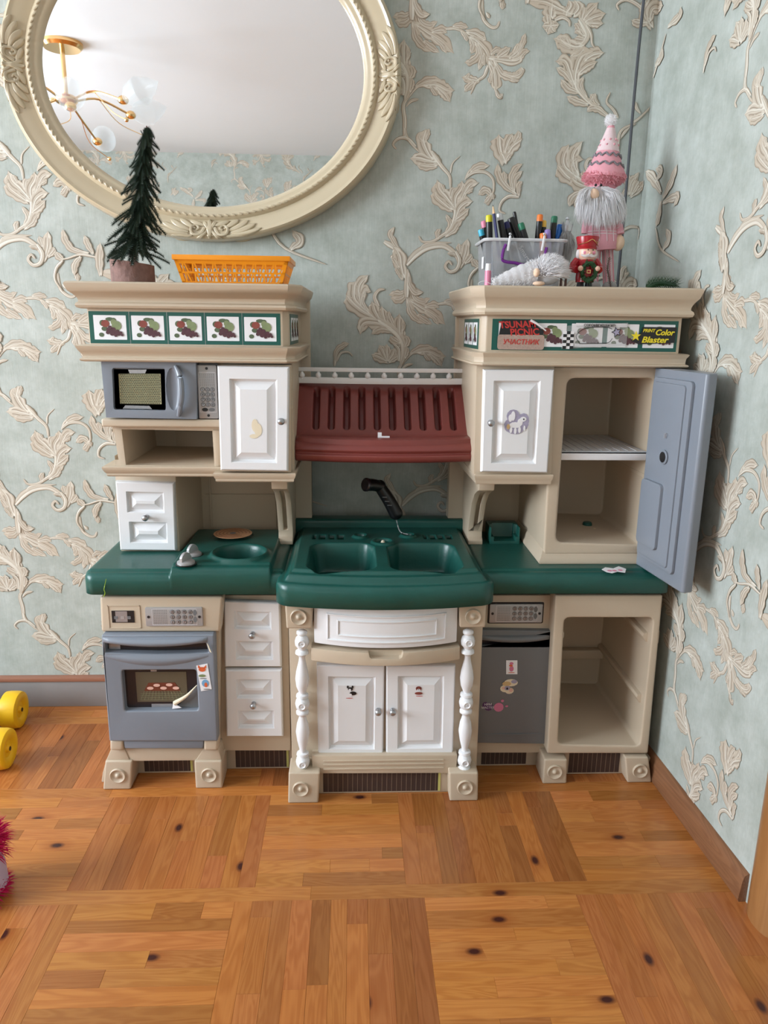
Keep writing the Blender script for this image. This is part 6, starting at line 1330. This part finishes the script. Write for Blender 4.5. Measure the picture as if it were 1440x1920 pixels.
for x_ in (1117, 1127): bm = B(); ball(bm, gp(x_, 347, YG-.036), .0035, n=10); finish('eye', bm, 'blackp', gn)
bm = B(); ball(bm, gp(1113, 365, YG-.044), .014, (1, .9, 1.05)); finish('nose', bm, 'skin', gn)
def broot(R_):
    a = R_.uniform(-1, 1); t = R_.random(); p = gp(1126+a*30, 352+24*t+8*(1-abs(a)), YG-.022-.018*(1-a*a)); return p, Vector((a*.75, -.45, -.1))
bm = B(); ball(bm, gp(1128, 378, YG-.024), .040, (1.0, .55, .95)); ball(bm, gp(1128, 398, YG-.030), .028, (.9, .5, .9)); finish('beard_core', bm, 'fur', gn)
strands('beard', 'fur', gn, broot, .062, .0014, 3600, .5, (0, -.25, -1), 13)
def mroot(R_):
    s_ = R_.choice((-1, 1)); p = gp(1117+10*max(0, s_)+s_*R_.uniform(0, 14), 350+R_.uniform(0, 14), YG-.040); return p, Vector((s_*.9, -.3, .1))
strands('moustache', 'fur', gn, mroot, .045, .0012, 900, .7, (0, -.1, -.6), 14)
bm = B(); lathe(bm, gp(1128, 470), gp(1128, 385), [(0, .040), (.15, .043), (.5, .040), (.85, .030), (1, .022)], 22); finish('jumper', bm, 'pink', gn)
for y in (412, 424, 436, 441):
    c = gp(1128, y); t = (470-y)/85; r = float(np.interp(t, [0, .15, .5, .85], [.040, .043, .040, .030]))+.0008; bm = B(); lathe(bm, c-Vector((0, 0, .0012)), c+Vector((0, 0, .0012)), [(0, r), (1, r)], 24); finish('jumper_stripe', bm, 'lpink', gn)
for k in range(7):
    a = -PI+.25+k*(PI-.5)/6; pts = []
    for y in (455, 440, 425, 410, 395): t = (470-y)/85; r = float(np.interp(t, [0, .15, .5, .85], [.040, .043, .040, .030]))+.0006; c = gp(1128, y); pts.append(c+Vector((r*math.cos(a), r*math.sin(a), 0)))
    bm = B(); tube(bm, pts, .0012, 5, 2); finish('jumper_stripe', bm, 'lpink', gn)
bm = B(); tube(bm, [gp(1143, 398, YG-.01), gp(1155, 415, YG-.015), gp(1160, 440, YG-.02)], lambda t: .0125+.002*t, 12); sl_ = finish('sleeve', bm, 'pink', gn)
for t in (.2, .45, .7, .9):
    c = gp(1143, 398, YG-.01).lerp(gp(1160, 440, YG-.02), t)+Vector((.004*math.sin(PI*t), 0, 0)); bm = B(); lathe(bm, c-Vector((.0003, 0, -.001)), c+Vector((.0003, 0, -.001)), [(0, .0146), (1, .0146)], 14); finish('sleeve_stripe', bm, 'lpink', sl_)
bm = B(); ball(bm, gp(1159, 455, YG-.02), .0165, (1, .8, 1.25)); finish('hand', bm, 'skin', gn)
bm = B(); tube(bm, [gp(1108, 400), gp(1101, 420), gp(1099, 438)], .013, 10); finish('sleeve', bm, 'pink', gn)
for x0_, x1_ in ((1117, 1112), (1139, 1143)):
    bm = B(); a = gp(x0_, 465); b_ = Vector((gp(x1_, 500).x, YG-.005, TZ+.018)); tube(bm, [a, a.lerp(b_, .5), b_], .013, 12); lg = finish('leg', bm, 'lpink', gn)
    for k in range(8):
        c = a.lerp(b_, (k+.5)/8); bm = B(); an = 2*PI*k/8; pts = [a.lerp(b_, t)+Vector((.0135*math.cos(an), .0135*math.sin(an), 0)) for t in (0, .5, 1)]; tube(bm, pts, .0018, 5, 0); finish('leg_stripe', bm, 'pink', lg)
    bm = B(); ball(bm, (b_.x, b_.y-.008, TZ+.013), .018, (1, 1.3, .72)); finish('boot', bm, 'gfur', gn)
# fir sprigs
def sprig(name, pts, label, nl, m_='needle2', n=70, w_=.0016):
    o = thing(name, pts[0], label, 'fir sprig'); bm = B(); tube(bm, pts, .0013, 5, 4); finish('stem', bm, 'bark', o); bm = B(); P = catmull(pts, 12)
    for i in range(n):
        t = i/n*(len(P)-2); k = int(t); p = P[k].lerp(P[k+1], t-k); ax = (P[k+1]-P[k]).normalized(); a = i*2.4; s1 = ax.orthogonal().normalized(); s2 = ax.cross(s1); d = (ax*.6+s1*math.cos(a)+s2*math.sin(a)).normalized()*nl; wv = d.cross(ax).normalized()*w_*.5
        q = p+d; bm.faces.new([bm.verts.new(v) for v in (p+wv, p-wv, q)]); wv = d.cross(wv).normalized()*w_*.4; bm.faces.new([bm.verts.new(v) for v in (p+wv, p-wv, q)])
        
    zmin = min(v.co.z for v in bm.verts)
    for v in bm.verts: v.co.z = max(v.co.z, TZ+.0003)
    x_ = finish('needles', bm, m_, o); x_['kind'] = 'stuff'; return o
sprig('fir_sprig', [Vector((gp(1146, 536, 1.90).x, 1.90, TZ+.003)), gp(1142, 520, 1.90), gp(1139, 503, 1.90), gp(1143, 482, 1.90)], 'thin dark fir twig standing upright between the red soldier and the cable', .009, 'needle', 90)
c = gp(1240, 536, 1.90); sprig('fir_sprig', [Vector((gp(1212, 530, 1.84).x, 1.84, TZ+.004)), Vector((gp(1240, 530, 1.84).x, 1.845, TZ+.014)), Vector((gp(1272, 530, 1.84).x, 1.85, TZ+.010))], 'green fir sprig lying near the right end of the cabinet top', .024, 'needle2', 230, .0028)
# cable
bm = B(); tube(bm, [Vector((at(1156, 545, 2.18).x, 2.185, 1.20)), at(1158, 530, 2.185), at(1172, 380, 2.19), at(1184, 240, 2.20), at(1193, 140, 2.205), at(1207, 0, 2.205), Vector((.775, 2.205, 2.58))], .0042, 8, 8)
tag(finish('cable', bm, 'cable'), 'grey cable hanging down the wall beside the room corner behind the toy kitchen', 'cable')

# ------------------------------------------------------------------ chandelier (seen in the mirror)
CX, CYc = -1.52, -.02
ch = thing('chandelier', (CX, CYc, ZC), 'gold ceiling chandelier with leaf-shaped glass shades, seen in the mirror', 'chandelier')
bm = B(); lathe(bm, (CX, CYc, ZC), (CX, CYc, ZC-.03), [(0, .105), (.5, .105), (1, .09)], 30); finish('canopy', bm, 'gold', ch)
bm = B(); lathe(bm, (CX, CYc, ZC-.03), (CX, CYc, ZC-.26), [(0, .012), (.9, .012), (1, .03)], 12); ball(bm, (CX, CYc, ZC-.27), .06, (1, 1, .5)); finish('stem', bm, 'gold', ch)
for k in range(7):
    a = 2*PI*k/7+.3; dx, dy = math.cos(a), math.sin(a); z_ = ZC-.27; r_ = .34+.04*(k % 2)
    pts = [Vector((CX+dx*.04, CYc+dy*.04, z_)), Vector((CX+dx*.17, CYc+dy*.17, z_+.03-.08*(k % 2))), Vector((CX+dx*r_, CYc+dy*r_, z_-.02-.10*(k % 2)))]
    bm = B(); tube(bm, pts, .006, 6); arm = finish('arm', bm, 'gold', ch); e_ = pts[-1]
    bm = B(); ball(bm, e_, .028, (1, 1, .8)); finish('cup', bm, 'gold', arm)
    bm = B(); ax = Vector((dx, dy, .35)).normalized(); lathe(bm, e_, e_+ax*.22, [(0, .012), (.2, .055), (.5, .072), (.8, .04), (1, .004)], 14); finish('glass_shade', bm, 'glass', arm)
    bm = B(); tube(bm, [pts[1], pts[1]+Vector((dx*.1, dy*.1, -.10)), pts[1]+Vector((dx*.22-dy*.06, dy*.22+dx*.06, -.16))], .0022, 5); ball(bm, pts[1]+Vector((dx*.22-dy*.06, dy*.22+dx*.06, -.16)), .012, n=8); finish('crystal_sprig', bm, 'gold', arm)

# ------------------------------------------------------------------ toys on the floor at the left
tv = thing('toy_car', (-1.1, 2.0, 0), 'toy vehicle with big yellow plastic wheels parked by the grey skirting board', 'toy vehicle')
for (px_, py_, Y_, R_) in ((23, 1320, 2.085, .056), (0, 1403, 1.87, .056)):
    c = at(px_, py_, Y_); x1_ = c.x+.028; bm = B(); ax0 = Vector((x1_-.052, Y_, R_)); ax1 = Vector((x1_, Y_, R_))
    lathe(bm, ax0, ax1, [(0, R_*.86), (.08, R_*.97), (.3, R_), (.7, R_), (.93, R_*.95), (1, R_*.8), (.97, R_*.55), (.85, R_*.42), (.85, R_*.2), (.98, R_*.16)], 32); wh = finish('wheel', bm, 'yellow', tv)
    bm = B(); lathe(bm, ax0-Vector((.05, 0, 0)), ax0+Vector((.052, 0, 0)), [(0, .006), (1, .006)], 10); finish('axle', bm, 'black', wh)
c = at(0, 1330, 2.0); bm = B(); box(bm, -1.42, -1.105, 1.85, 2.10, .035, .125); finish('chassis', bm, 'dgrey', tv, bevel=.012, seg=3)
ft = gz(-10, 1700); tx_, ty_ = -.79, 1.39
pf = thing('feathered_doll', (tx_, ty_, 0), 'lilac soft toy with magenta feather trim at the left edge of the floor', 'soft toy')
bm = B(); lathe(bm, (tx_, ty_, 0), (tx_, ty_, .135), [(0, .034), (.15, .050), (.5, .048), (.8, .038), (1, .02)], 20); finish('body', bm, 'lilac', pf)
strands('feather_collar', 'magenta', pf, ell((tx_-.005, ty_, .125), (.030, .030, .020), front=False), .052, .0012, 1100, 1, (0, 0, .1), 21)
strands('feather_hem', 'magenta', pf, ell((tx_-.004, ty_-.01, .014), (.036, .036, .010), front=False, lo=-.1), .040, .0012, 700, 1, (0, 0, .12), 22)
